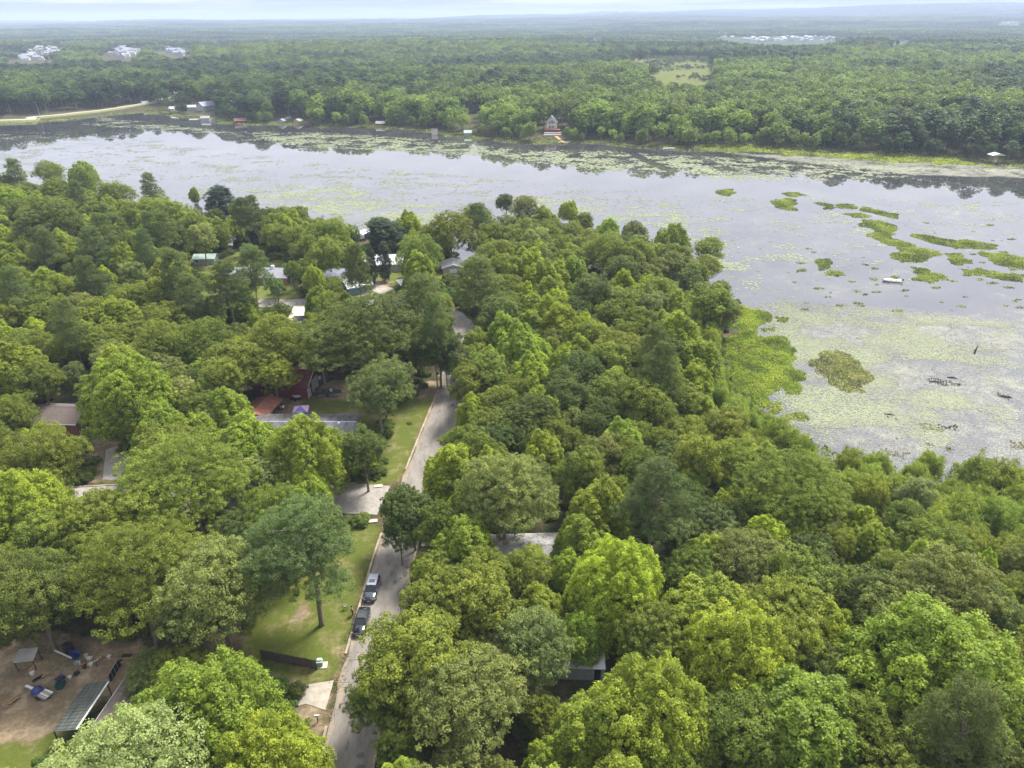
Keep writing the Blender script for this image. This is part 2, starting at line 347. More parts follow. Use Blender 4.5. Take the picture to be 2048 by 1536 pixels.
# ------------------------------------------------------------------ lake
wm = bpy.data.materials.new('lake_water'); wm.use_nodes = True; t = wm.node_tree; b = t.nodes['Principled BSDF']
b.inputs['Roughness'].default_value = 0.02; b.inputs['IOR'].default_value = 2.3
geo = t.nodes.new('ShaderNodeNewGeometry')
n1 = tn('ShaderNodeTexNoise', Scale=0.035, Detail=6.0, Roughness=0.65); n2 = tn('ShaderNodeTexNoise', Scale=1.4, Detail=4.0, Roughness=0.6); n3 = tn('ShaderNodeTexNoise', Scale=0.5, Detail=2.0, Roughness=0.5)
for n_ in (n1, n2, n3): t.links.new(geo.outputs['Position'], n_.inputs['Vector'])
murk = ramp(n1.outputs['Fac'], [(0.35, (0.036, 0.036, 0.040)), (0.55, (0.058, 0.058, 0.060)), (0.72, (0.088, 0.086, 0.078))])
t.links.new(murk, b.inputs['Base Color'])
bp = tn('ShaderNodeBump', Strength=0.02, Distance=0.04); t.links.new(n3.outputs['Fac'], bp.inputs['Height']); t.links.new(bp.outputs[0], b.inputs['Normal'])
# a film of submerged and floating weed lies over much of the shallows: a second, matt surface in fine flecks
FILM = [(W([(1440, 590), (1530, 600), (2060, 600), (2200, 640), (2200, 1010), (1720, 990), (1580, 930), (1480, 800), (1460, 640)]), .62, 25), (W([(1150, 380), (1500, 392), (2100, 410), (2100, 620), (1500, 620), (1420, 560), (1300, 470), (1100, 430)]), .40, 30),
 (W([(690, 425), (930, 420), (945, 475), (840, 485), (690, 495)]), .7, 12), (W([(400, 345), (900, 390), (1150, 400), (1150, 440), (900, 450), (600, 430), (440, 400)]), .38, 25), (W([(-300, 300), (400, 320), (400, 360), (0, 340), (-300, 360)]), .16, 30), (W([(470, 262), (860, 276), (1300, 305), (1500, 366), (1200, 345), (800, 305), (540, 290)]), .34, 14), (W([(1400, 300), (2200, 340), (2200, 362), (1820, 352), (1560, 322)]), .72, 8)]
wx = axis(-480, 420, 5, -2600, 2600, 1.25); wy = axis(90, 800, 5, 60, 900, 1.25); X_, Y_ = np.meshgrid(wx, wy); film = np.zeros(X_.shape)
for P, amt, soft in FILM: film = np.maximum(film, amt * sm((sdist(X_, Y_, P) + soft * .3) / soft))
ch_ = [W([(1180, 392), (1300, 385), (1365, 388), (1400, 372), (1480, 368), (1560, 385), (1610, 405), (1700, 428), (1790, 455), (1850, 490), (1900, 500), (1960, 525), (2060, 560)]), W([(1790, 455), (1830, 500), (1900, 535), (1920, 560), (1880, 585), (1800, 600)])]
for C_ in ch_: film *= .15 + .85 * sm((segdist(X_, Y_, C_, False) - 2) / 6)
t.nodes.remove(t.nodes['Material Output']) if False else None
fb = t.nodes.new('ShaderNodeBsdfPrincipled'); fb.inputs['Roughness'].default_value = 0.55; fb.inputs['Specular IOR Level'].default_value = 0.5
f1 = tn('ShaderNodeTexNoise', Scale=3.2, Detail=3.0, Roughness=0.6); f2 = tn('ShaderNodeTexNoise', Scale=0.11, Detail=6.0, Roughness=0.7); f3 = tn('ShaderNodeTexNoise', Scale=0.6, Detail=4.0, Roughness=0.6)
for n_ in (f1, f2, f3): t.links.new(geo.outputs['Position'], n_.inputs['Vector'])
t.links.new(ramp(f3.outputs['Fac'], [(0.3, (.10, .088, .072)), (0.5, (.155, .152, .108)), (0.7, (.195, .215, .118))]), fb.inputs['Base Color'])
fa_ = t.nodes.new('ShaderNodeAttribute'); fa_.attribute_name = 'film'
def math2(op, a_, b_, c_=None):
    m_ = t.nodes.new('ShaderNodeMath'); m_.operation = op
    for k_, v_ in enumerate((a_, b_, c_)):
        if v_ is None: continue
        if hasattr(v_, 'links'): t.links.new(v_, m_.inputs[k_])
        else: m_.inputs[k_].default_value = v_
    return m_.outputs[0]
big = math2('MULTIPLY_ADD', f2.outputs['Fac'], 2.6, -1.3); am = math2('MULTIPLY_ADD', big, .5, fa_.outputs['Fac']); am = math2('MULTIPLY', am, math2('MINIMUM', math2('MULTIPLY', fa_.outputs['Fac'], 6.0), 1.0))
fk = math2('MULTIPLY_ADD', math2('ADD', math2('MULTIPLY_ADD', f1.outputs['Fac'], 1.6, -1.3), am), 3.0, 0.0); cl = t.nodes.new('ShaderNodeClamp'); t.links.new(fk, cl.inputs['Value']); cl.inputs['Max'].default_value = .9
wmx = t.nodes.new('ShaderNodeMixShader'); t.links.new(cl.outputs[0], wmx.inputs[0]); t.links.new(b.outputs[0], wmx.inputs[1]); t.links.new(fb.outputs[0], wmx.inputs[2]); t.links.new(wmx.outputs[0], t.nodes['Material Output'].inputs['Surface'])
ii = np.arange(X_.size).reshape(X_.shape); Fw = np.stack([ii[:-1, :-1], ii[:-1, 1:], ii[1:, 1:], ii[1:, :-1]], -1).reshape(-1, 4)
tag(put('lake_water', npmesh('lake_water', np.stack([X_, Y_, np.full(X_.shape, WZ)], -1).reshape(-1, 3), Fw, wm, {'film': film.ravel()}, True)), kind='structure')

# ------------------------------------------------------------------ streets, kerbs, driveways
def resample(P, step=2.0):
    P = [Vector((p[0], p[1])) for p in P]
    # Catmull-Rom through the points
    Q = []
    for i in range(len(P) - 1):
        p0, p1, p2, p3 = P[max(i - 1, 0)], P[i], P[i + 1], P[min(i + 2, len(P) - 1)]
        n = max(1, int((p2 - p1).length / step))
        for k in range(n):
            u = k / n; Q.append(0.5 * ((2 * p1) + (p2 - p0) * u + (2 * p0 - 5 * p1 + 4 * p2 - p3) * u * u + (3 * p1 - p0 - 3 * p2 + p3) * u ** 3))
    Q.append(P[-1]); return Q
def offs(Q, d):
    R = []
    for i, p in enumerate(Q):
        t_ = (Q[min(i + 1, len(Q) - 1)] - Q[max(i - 1, 0)]).normalized(); R.append(p + Vector((t_.y, -t_.x)) * d)
    return R
def ribbon(name, Q, offsets, up, m, wob=0.0):
    rows = [offs(Q, o) for o in offsets]; k = len(offsets); V = []
    for i in range(len(Q)):
        for j in range(k):
            p = rows[j][i]
            if wob and j in (0, k - 1): p = p + Vector((wob * (float(vn(p.y * .7, 3.1 + j)) - .5), 0))
            V.append((p.x, p.y))
    V = np.array(V); Z = H(V[:, 0], V[:, 1]) + up
    F = [(i * k + j, i * k + j + 1, (i + 1) * k + j + 1, (i + 1) * k + j) for i in range(len(Q) - 1) for j in range(k - 1)]
    return tag(put(name, npmesh(name, np.c_[V, Z], F, m, None, True)), kind='structure')
QS = resample(STREET); QC = resample(CROSS)
HW = 3.05
ribbon('street', QS, [-HW, -1.5, 0, 1.5, HW], 0.052, ASPH, 0.5)
ribbon('cross_street', QC, [-4.2, -2, 0, 2, 4.2], 0.046, mat('pale_asphalt', (0.36, 0.33, 0.295), (0.26, 0.235, 0.21), 0.9, 1.1, 0.1, detail=8), 0.2)
def kerb(name, Q, off, keep):
    segs = []; cur = []
    P = offs(Q, off)
    for p in P:
        if keep(p): cur.append(p)
        else:
            if len(cur) > 2: segs.append(cur)
            cur = []
    if len(cur) > 2: segs.append(cur)
    mb = MB()
    for sg in segs:
        A = offs(sg, -0.16); B = offs(sg, 0.16); C = offs(sg, 0.62 * (1 if off < 0 else -1)); secs = []
        for a_, b_ in zip(A, B):
            z = h1(a_.x, a_.y); secs.append([(a_.x, a_.y, z - .1), (b_.x, b_.y, z - .1), (b_.x, b_.y, z + .17), (a_.x, a_.y, z + .17)])
        mb.loft(secs)
    return tag(mb.build(name, KERB), kind='structure')
jy = CROSS[0][1]
drive_y = at(660, 1390).y
kerb('kerb', QS, -(HW + 0.16), lambda p: 30 < p.y < 150 and abs(p.y - jy) > 7.5 and not (57 < p.y < 65.5))
kerb('kerb', QS, HW + 0.16, lambda p: 30 < p.y < 150)
kerb('kerb', QC, -4.36, lambda p: -180 < p.x < -26); kerb('kerb', QC, 4.36, lambda p: -180 < p.x < -26)
ribbon('gutter', [q for q in QS if 30 < q.y < 150], [-3.0, -2.4], 0.058, mat('gutter_litter', (0.33, 0.25, 0.16), (0.21, 0.19, 0.165), 0.95, 1.6, 0.2, detail=8), 0.9)
ribbon('gutter', [q for q in QS if 30 < q.y < 150], [2.75, 3.0], 0.058, MATS['gutter_litter'], 0.6)
def sheet(name, P, m, up=0.05, cell=2.5, kind='structure'):
    bm = bmesh.new(); bm.faces.new([bm.verts.new((p[0], p[1], 0)) for p in P])
    xs = [p[0] for p in P]; ys = [p[1] for p in P]
    for lo, hi, nrm in ((min(xs), max(xs), (1, 0, 0)), (min(ys), max(ys), (0, 1, 0))):
        c = lo + cell
        while c < hi:
            bmesh.ops.bisect_plane(bm, geom=bm.faces[:] + bm.edges[:] + bm.verts[:], plane_co=(c, c, 0), plane_no=nrm); c += cell
    co = np.array([v.co[:2] for v in bm.verts]); z = H(co[:, 0], co[:, 1]) + up
    for v, q in zip(bm.verts, z): v.co.z = q
    bmesh.ops.recalc_face_normals(bm, faces=bm.faces)
    me = bpy.data.meshes.new(name); bm.to_mesh(me); bm.free(); me.materials.append(m)
    return tag(put(name, me), kind=kind)
PALE = mat('pale_concrete', (0.60, 0.54, 0.44), (0.46, 0.40, 0.32), 0.9, 1.2, detail=6)
SAND = mat('packed_sand', (0.50, 0.41, 0.30), (0.36, 0.28, 0.19), 0.95, 0.9, detail=8)
sheet('driveway', Wg([(560, 1382), (600, 1372), (668, 1361), (651, 1421), (612, 1408), (580, 1416)]), CONC, 0.062)
sheet('driveway', Wg([(588, 612), (610, 612), (606, 660), (570, 668), (568, 655)]), PALE, 0.062)
sheet('driveway', Wg([(596, 573), (625, 555), (640, 560), (614, 573)]), PALE, 0.062)
sheet('driveway', Wg([(728, 601), (748, 586), (735, 574), (750, 568), (788, 577), (770, 586), (752, 600)]), mat('drive_grey', (0.42, 0.38, 0.32), (0.30, 0.27, 0.23), 0.9, 1.0), 0.062)
sheet('driveway', Wg([(205, 960), (212, 900), (240, 890), (275, 905), (240, 960)]), mat('drive_gravel', (0.40, 0.37, 0.33), (0.28, 0.25, 0.22), 0.95, 2), 0.062)
sheet('boat_pad', Wg([(636, 793), (640, 786), (684, 786), (678, 792)]), SAND, 0.06)
# darker patches of repair and oil on the street
TAR = mat('road_repair', (0.16, 0.15, 0.14), (0.10, 0.095, 0.09), 0.85, 2)
def blob(cx, cy_, rx, ry, n=9, seed=0):
    r_ = random.Random(seed); return [(cx + math.cos(6.283 * k / n) * rx * r_.uniform(.6, 1.1), cy_ + math.sin(6.283 * k / n) * ry * r_.uniform(.6, 1.1)) for k in range(n)]
for k in range(34):   # more oil drips, cracks and small patches down the street
    yy = rnd.uniform(46, 145); i_ = min(range(len(QS)), key=lambda j: abs(QS[j].y - yy)); c = QS[i_]; ox = rnd.uniform(-2.4, 2.4)
    sheet('road_stain', blob(c.x + ox, yy, rnd.uniform(.08, .4), rnd.uniform(.1, 1.1), seed=200 + k), TAR, 0.062 + .0002 * k)
k = 0
for u, v, rx, ry in [(722, 1511, .55, .5), (722, 1534, .7, .3), (715, 1305, .25, .1), (724, 1325, .35, .15), (690, 1336, .15, .15), (709, 1338, .12, .12), (686, 1353, .2, .25), (703, 1358, .12, .12), (690, 1360, .3, .2), (815, 1135, .5, .5), (810, 1148, .5, .9), (790, 1165, .35, .6)]:
    p = at(u, v); sheet('road_stain', blob(p.x, p.y, rx, ry, seed=k), TAR, 0.0605 + 0.004); k += 1
for v0, v1 in [((683, 1321), (739, 1319)), ((672, 1366), (730, 1364))]:
    a_, b_ = at(*v0), at(*v1); sheet('road_seam', [(a_.x, a_.y - .05), (b_.x, b_.y - .05), (b_.x, b_.y + .05), (a_.x, a_.y + .05)], TAR, 0.061)

# ------------------------------------------------------------------ trees
def fold_leaves(P, Nn, ln, wd, g):
    """a folded rhombus of foliage at every point P with normal Nn"""
    n = len(P); a = g.normal(size=(n, 3)); T = np.cross(Nn, a); T /= np.linalg.norm(T, axis=1)[:, None] + 1e-9; B = np.cross(Nn, T)
    l_ = (ln * g.uniform(.6, 1.3, n))[:, None]; w_ = (wd * g.uniform(.6, 1.3, n))[:, None]
    V = np.stack([P - T * l_ / 2, P - B * w_ / 2 - Nn * l_ * .12, P + T * l_ / 2, P + B * w_ / 2 - Nn * l_ * .12], 1).reshape(-1, 3)
    return V, np.arange(n * 4).reshape(n, 4)
def lobes_round(R, Ht, k, g, flat=0.75, wild=1.0):
    """lobes of a broad crown; R half-width, Ht tree height"""
    cz, rz = Ht * 0.60, Ht * 0.40; out = [(0, 0, cz - rz * .1, R * .50, R * .50, rz * .72)]; ox, oy = g.uniform(-.12, .12, 2) * R * wild
    for i in range(k):
        ph = i * 2.39996 + g.uniform(-.4, .4); el = g.uniform(-.45, 1) ** 1
        el = -0.35 + 1.3 * ((i + .5) / k) + g.uniform(-.1, .1); el = min(el, .98)
        c = math.sqrt(max(0, 1 - el * el)); q = g.uniform(.48, .74 + .12 * wild); r = R * g.uniform(.15, .36); st = g.uniform(.8, 1.3)
        out.append((math.cos(ph) * c * R * q + ox, math.sin(ph) * c * R * q + oy, cz + el * rz * g.uniform(.5, .82), r * st, r / st, r * flat * g.uniform(.7, 1.25)))
    return out
def lobes_spire(R, Ht, k, g):
    out = [(0, 0, Ht * .52, R * .46, R * .46, Ht * .33)]
    for i in range(k):
        ph = i * 2.39996 + g.uniform(-.3, .3); q = math.sqrt((i + .4) / k) * .74; top = Ht * (1 - .42 * q ** 1.5) * g.uniform(.84, 1.0)
        r = R * g.uniform(.18, .27); rz = r * g.uniform(1.5, 2.2)
        out.append((math.cos(ph) * q * R, math.sin(ph) * q * R, top - rz, r, r, rz))
        out.append((math.cos(ph) * q * R * 1.08, math.sin(ph) * q * R * 1.08, top - rz * 2.3, r * 1.15, r * 1.15, rz * 1.1))
    return out
def crown(seed, lobes, cr, per, leaf, wid, up=0.45, sq=0.7, dens=1.0, spread=0.35, rag=0.24, cone=0.0):
    g = np.random.default_rng(seed); Ls = np.array(lobes); C = []; D = []; CL = []
    for li, (cx, cy_, cz, rx, ry, rz) in enumerate(lobes):
        area = 4 * math.pi * ((rx * ry) ** .8 + (rx * rz) ** .8 * 2) / 3 ** 1.0; n = max(6, int(dens * area ** (1 / .8 * .8) / (cr * cr * 1.9)))
        i = np.arange(n) + .5; z = 1 - 1.75 * i / n; ph = i * 2.39996 + g.uniform(0, 6); c = np.sqrt(np.clip(1 - z * z, 0, 1))
        d = np.c_[np.cos(ph) * c, np.sin(ph) * c, z] + g.normal(0, .12, (n, 3)); d /= np.linalg.norm(d, axis=1)[:, None]
        tp = np.where(d[:, 2:] > 0, 1 - cone * d[:, 2:], 1.0) * np.array([1, 1, 0]) + np.array([0, 0, 1])
        p = np.array([cx, cy_, cz]) + d * tp * np.array([rx, ry, rz]) * g.uniform(1 - rag * 1.6, 1 + rag, (n, 1))
        ins = np.zeros(n, bool)
        for lj, o in enumerate(Ls):
            if lj != li: ins |= (((p - o[:3]) / (o[3:] * .80)) ** 2).sum(1) < 1
        ins &= g.random(n) < .93
        p, d = p[~ins], d[~ins]; C.append(p); D.append(d); CL.append(np.full(len(p), g.random()))
    C = np.concatenate(C); D = np.concatenate(D); CL = np.concatenate(CL); n = len(C)
    m = np.maximum(8, (per * g.uniform(.5, 1.35, n))).astype(int); ci = np.repeat(np.arange(n), m); T = len(ci)
    q = g.normal(size=(T, 3)); q /= np.linalg.norm(q, axis=1)[:, None]; q = q + D[ci] * .55 + np.array([0, 0, .3]); q /= np.linalg.norm(q, axis=1)[:, None]
    crr = cr * g.uniform(.65, 1.4, n)
    P = C[ci] + q * (crr[ci] * g.uniform(.35, 1.12, T) ** .7)[:, None] * np.array([1, 1, sq])
    Nn = q * .55 + np.array([0, 0, up]) + g.normal(0, spread, (T, 3)); Nn /= np.linalg.norm(Nn, axis=1)[:, None]
    V, F = fold_leaves(P, Nn, leaf, wid, g)
    lv = np.clip(.5 + (CL[ci] - .5) * .35 + (g.random(n)[ci] - .5) * .45 + g.normal(0, .17, T), 0, 1)
    return V, F, np.repeat(lv, 4), C
def limbs(mb, C, Ht, r0, k, g, zlo=.3, zhi=.7, lean=0.0, kk=5):
    pts = [(math.sin(t * 2) * lean, math.cos(t * 2.3) * lean, Ht * t) for t in (0, .03, .25, .5, .72, .88)]
    pts[0] = (pts[0][0], pts[0][1], -0.6)
    mb.tube(pts, [r0 * 1.35, r0, r0 * .82, r0 * .6, r0 * .36, r0 * .1], 8)
    for i in range(k // 2 + 3):   # bare twigs standing out of the leaves
        c = C[int(g.integers(len(C)))]; dr = c - np.array([0, 0, Ht * .45]); dr /= np.linalg.norm(dr) + 1e-6; e1 = c + dr * g.uniform(.2, .9) + g.normal(0, .15, 3); mb.tube([c - dr * 1.3, c, e1], [r0 * .13, r0 * .09, r0 * .03], 3, False)
    for i in range(k):
        c = C[int(g.integers(len(C)))]; z = min(Ht * g.uniform(zlo, zhi), c[2] - .5); t = max(.05, z / Ht)
        b = np.array([math.sin(t * 2) * lean, math.cos(t * 2.3) * lean, max(z, .5)]); m_ = b * .45 + c * .55 + np.array([0, 0, -.3]) + g.normal(0, .35, 3)
        mb.tube([b, m_, c], [r0 * .38, r0 * .22, r0 * .06], kk, False)
KINDS = {}
def kind(name, R, Ht, V, F, lv, C, r0, k=14, zlo=.25, zhi=.7, lean=.3, barkm=None, seed=0):
    g = np.random.default_rng(seed + 99)
    cm = npmesh('crown', V, F, LEAF, {'lv': lv}); mb = MB(); limbs(mb, C, Ht, r0, k, g, zlo, zhi, lean); tm = mb.mesh('trunk', barkm or BARK, True)
    KINDS[name] = (R, Ht, cm, tm)
def g_(s): return np.random.default_rng(s)
# broad oaks: medium and large, fine and coarse
for i in range(6):
    R, Ht = 5.2, 14.5; V, F, lv, C = crown(10 + i, lobes_round(R, Ht, (20, 26, 17, 30, 22, 15)[i], g_(10 + i), (.75, .6, .9, .5, .8, 1.1)[i], (1, 1.6, .6, 1.8, 1.2, 1.5)[i]), (.56, .48, .62, .5, .42, .6)[i], (54, 46, 60, 50, 50, 54)[i], (.26, .24, .28, .24, .24, .3)[i], (.17, .15, .19, .15, .17, .2)[i], sq=(.7, .6, .8, .5, .9, .9)[i], rag=(.3, .4, .25, .42, .36, .34)[i], dens=(1, .85, 1, .8, .8, .9)[i]); kind('oak%d' % i, R, Ht, V, F, lv, C, .26, seed=i)
for i in range(3):
    R, Ht = 8.4, 18.5; V, F, lv, C = crown(20 + i, lobes_round(R, Ht, (34, 44, 30)[i], g_(20 + i), (.65, .5, .8)[i], (1, 1.6, 1.3)[i]), (.66, .6, .7)[i], (62, 52, 66)[i], .26, (.17, .13, .18)[i], sq=(.65, .55, .8)[i], rag=(.3, .38, .33)[i], dens=(1, .9, .9)[i]); kind('bigoak%d' % i, R, Ht, V, F, lv, C, .38, 22, seed=i)
for i in range(3):   # poplars and gums with upright spires of foliage
    R, Ht = 5.0, 18.0; V, F, lv, C = crown(30 + i, lobes_spire(R, Ht, 17, g_(30 + i)), .46, 50, .28, .20, up=.3, sq=1.1, spread=.35, cone=.6, rag=.22); kind('gum%d' % i, R, Ht, V, F, lv, C, .24, seed=i, zlo=.2)
for i in range(2):
    R, Ht = 8.6, 21.0; V, F, lv, C = crown(36 + i, lobes_spire(R, Ht, 34, g_(36 + i)), .56, 46, .29, .20, up=.3, sq=1.1, spread=.35, cone=.6, rag=.22); kind('biggum%d' % i, R, Ht, V, F, lv, C, .34, 18, seed=i, zlo=.2)
def lobes_pine(R, Ht, k, g):
    out = []
    for i in range(k):
        t = i / (k - 1); z = Ht * (.52 + .46 * t); ph = i * 2.39996 + g.uniform(-.5, .5); rr = R * (1 - .75 * t ** 2.2) * g.uniform(.45, .85); r = R * g.uniform(.22, .34) * (1 - .35 * t)
        out.append((math.cos(ph) * rr, math.sin(ph) * rr, z, r * 1.15, r * 1.15, r * .5))
    out.append((0, 0, Ht * .94, R * .3, R * .3, Ht * .05)); return out
for i in range(3):
    R, Ht = 5.4, 23.0; V, F, lv, C = crown(40 + i, lobes_pine(R, Ht, 30, g_(40 + i)), .55, 46, .42, .085, up=.35, sq=.62, spread=.55, rag=.3); kind('pine%d' % i, R, Ht, V, F, lv, C, .25, 30, .5, .92, seed=i, lean=.5)
V, F, lv, C = crown(44, lobes_round(7.6, 22.0, 30, g_(44), .5), .62, 60, .36, .10, up=.4, sq=.5, spread=.5, rag=.3); kind('bigpine', 7.6, 22.0, V, F, lv, C, .36, 34, .45, .85, seed=5, lean=.7)
for i in range(2):   # willows: soft upright wisps
    g = g_(50 + i); lb = [(math.cos(k * 2.4) * 2.6 * math.sqrt(k / 16), math.sin(k * 2.4) * 2.6 * math.sqrt(k / 16), 4.2 - k * .09 + g.uniform(-.6, .6), .62, .62, 2.6) for k in range(16)]
    V, F, lv, C = crown(50 + i, lb, .5, 42, .42, .09, up=.0, sq=1.7, spread=.6); kind('willow%d' % i, 3.4, 7.2, V, F, lv, C, .12, 10, seed=i)
for i in range(2):
    V, F, lv, C = crown(54 + i, lobes_round(2.2, 3.6, 9, g_(54 + i)), .42, 46, .26, .17); kind('shrub%d' % i, 2.4, 3.6, V, F, lv, C, .08, 6, seed=i)
g = g_(60); lb = [(0, 0, 5.5, 1.5, 1.5, 5)] + [(g.uniform(-.8, .8), g.uniform(-.8, .8), z, .9, .9, 1.5) for z in np.linspace(2, 10, 10)]
V, F, lv, C = crown(60, lb, .45, 60, .3, .12, sq=1.2, spread=.5); kind('cedar', 1.9, 11.5, V, F, lv, C, .14, 8, seed=3)
# bare, dead tree
mb = MB(); g = g_(70)
def branch(p, d, r, n, ln):
    q = p + d * ln; mb.tube([p, (p + q) / 2 + Vector(g.normal(0, .1, 3)), q], [r, r * .8, r * .55], 4, False)
    if n:
        for _ in range(3):
            nd = (d + Vector(g.normal(0, .55, 3)) + Vector((0, 0, .12))).normalized(); branch(q, nd, r * .55, n - 1, ln * g.uniform(.55, .85))
branch(Vector((0, 0, -.4)), Vector((.05, .02, 1)).normalized(), .2, 5, 4.4)
DEAD = mb.mesh('branches', DEADW)

COLR = {  # real leaf colours
 'O': ['mid green', (.155, .192, .027)], 'D': ['dark green', (.092, .124, .026)], 'B': ['bright green', (.207, .264, .030)], 'Y': ['yellow-green', (.245, .305, .028)],
 'P': ['dark olive', (.108, .145, .045)], 'M': ['pale flowering', (.235, .262, .085)], 'W': ['silvery green', (.205, .255, .046)], 'G': ['grey-green', (.168, .197, .052)], 'S': ['fresh green', (.10, .16, .035)], 'C': ['near-black green', (.05, .075, .035)]}
HAND = '''
255,1590,180,M 400,1430,165,B 530,1535,138,B 430,1185,122,G 272,1150,132,O 60,1180,110,D 602,1062,118,P 380,965,125,O 60,930,98,O 45,1005,95,B 180,1050,80,O
610,893,88,B 495,885,68,B 725,905,52,D 756,776,68,G 250,770,95,B 375,790,42,M 415,850,28,M 330,700,62,O 410,690,62,O 470,725,60,O 555,690,66,O 740,668,112,D 640,690,70,O 880,700,48,D 868,640,30,P
845,600,55,P 713,533,36,P 505,535,36,P 35,735,58,B 80,760,45,O 210,690,48,O 150,750,25,G 218,792,38,B 320,840,46,B 342,905,64,O 105,1005,44,O 440,955,58,O 230,1040,32,S
905,938,66,Y 822,1020,54,D 800,1070,34,D 1010,990,100,G 930,1080,66,B 1160,1080,58,B 1235,1150,105,Y 880,1200,88,O 965,1205,80,O 840,1330,112,O 760,1400,60,O 1070,1290,80,G 960,1400,105,G
1300,1420,145,B 1190,1460,90,B 1480,1300,130,B 1600,1430,125,B 1055,1145,54,O 1135,1140,40,B 1870,1330,180,B 1620,1180,85,O 1415,1120,60,B 1375,975,40,B 1530,1085,58,Y 1720,1050,40,Y 1580,975,100,O 1760,1230,95,D 1980,1450,110,O 1760,1460,100,O 1480,1470,100,O
1050,840,55,D 968,745,50,O 990,640,46,D 1130,800,50,D 1200,830,40,D 1285,805,58,O 1360,800,48,O 1395,715,50,B 1440,865,52,O 1150,893,34,O 1270,875,34,O 1180,935,34,S 1130,962,22,S 1280,925,20,B 1330,892,34,O 1240,990,38,O 1310,950,34,D 1480,905,40,O
30,345,22,P 95,345,28,O 165,345,30,B 125,392,42,O 25,400,32,Y 230,388,34,O 100,450,66,D 190,430,34,O 300,375,22,P 388,388,12,B 440,397,30,C 322,425,52,O 205,465,30,P 345,470,38,D 405,480,30,G 430,440,24,D 490,432,20,G
20,520,26,W 85,515,26,D 150,512,38,Y 240,512,30,B 305,522,32,O 345,542,30,P 30,565,36,O 90,572,44,B 190,577,40,D 270,552,30,G 320,592,44,O 455,568,46,P 160,622,42,G 70,632,40,O 235,632,50,B 410,622,38,M 482,612,34,B 330,645,50,O
535,437,26,D 558,472,26,O 600,432,24,O 650,470,50,O 705,470,18,D 772,465,40,C 816,450,30,Y 900,468,50,O 955,440,38,O 840,508,46,O 585,542,18,O 627,552,24,Y 640,602,32,B 690,602,18,B 742,525,12,C 768,515,14,C 895,590,22,S 955,560,52,P 552,573,24,S 548,632,28,D
1012,405,20,D 1045,422,30,G 1090,440,34,B 1138,418,20,Y 1168,447,24,O 1215,462,30,B 1272,467,28,G 1075,492,34,G 1140,490,22,G 1210,505,44,O 1345,478,42,B 1412,500,28,O 1350,532,34,G 1395,552,28,O 1240,545,38,D 1147,537,34,B 1085,557,42,B 1050,592,30,B 1115,602,32,Y 1190,592,42,D 1320,592,44,O 1420,602,46,O 1450,622,28,G
1120,642,42,Y 1225,632,34,O 1300,622,38,G 1350,662,50,Y 1075,702,34,Y 1180,672,38,O 1250,702,46,O 1420,680,24,W 1060,747,44,Y 1215,722,44,O 1160,742,44,D 1030,782,30,B
1560,872,40,W 1605,902,36,W 1700,925,32,W 1755,932,32,W 1860,930,30,W 1950,952,46,W 2010,962,46,W 1650,1000,48,O 1742,985,40,W 1830,990,36,M 1745,1080,46,B 1810,1040,42,O 1870,1045,22,Y 1930,1020,46,W 1990,1035,46,W 2035,1000,40,W 1870,1095,66,O 1970,1130,26,Y 2030,1120,36,G 1600,1085,48,B 1660,1105,44,O 1600,1200,56,D 1700,1180,46,B 1780,1150,48,O 2030,1190,42,O
893,722,26,D 912,742,20,O 940,770,44,O 955,690,34,O 885,612,26,O 548,750,42,O 1162,1262,46,B 1272,497,26,G 1345,517,34,O 1412,535,28,O 1440,582,22,O 1090,472,28,O 1045,457,28,D 1215,494,30,O 1175,480,24,O 1300,505,24,O 1380,560,26,G 1345,470,25,K 1400,512,20,K 60,640,14,K 1755,1020,14,K 1690,1010,10,K 1000,470,16,K
'''
tree_list = []   # (x, y, kindname, scale, colourkey, R)
def place(u, v, rp, key):
    z = 10.0
    for _ in range(3):
        p = at(u, v, z); dep = float(proj(p.x, p.y, z)[2]); Rm = rp * dep / FPX
        Ht = {'P': 23.0, 'W': 2 * Rm + 1, 'S': 1.6 * Rm + 1, 'C': 12.5}.get(key, min(24, 2.0 * Rm + 4.5 if Rm < 6 else 1.25 * Rm + 9))
        z = h1(p.x, p.y) + Ht * (.74 if key == 'P' else .62)
    return p.x, p.y, Rm, Ht
for tok in HAND.split():
    u, v, rp, key = tok.split(','); x, y, Rm, Ht = place(float(u), float(v), float(rp), key); tree_list.append([x, y, Rm, Ht, key, True])
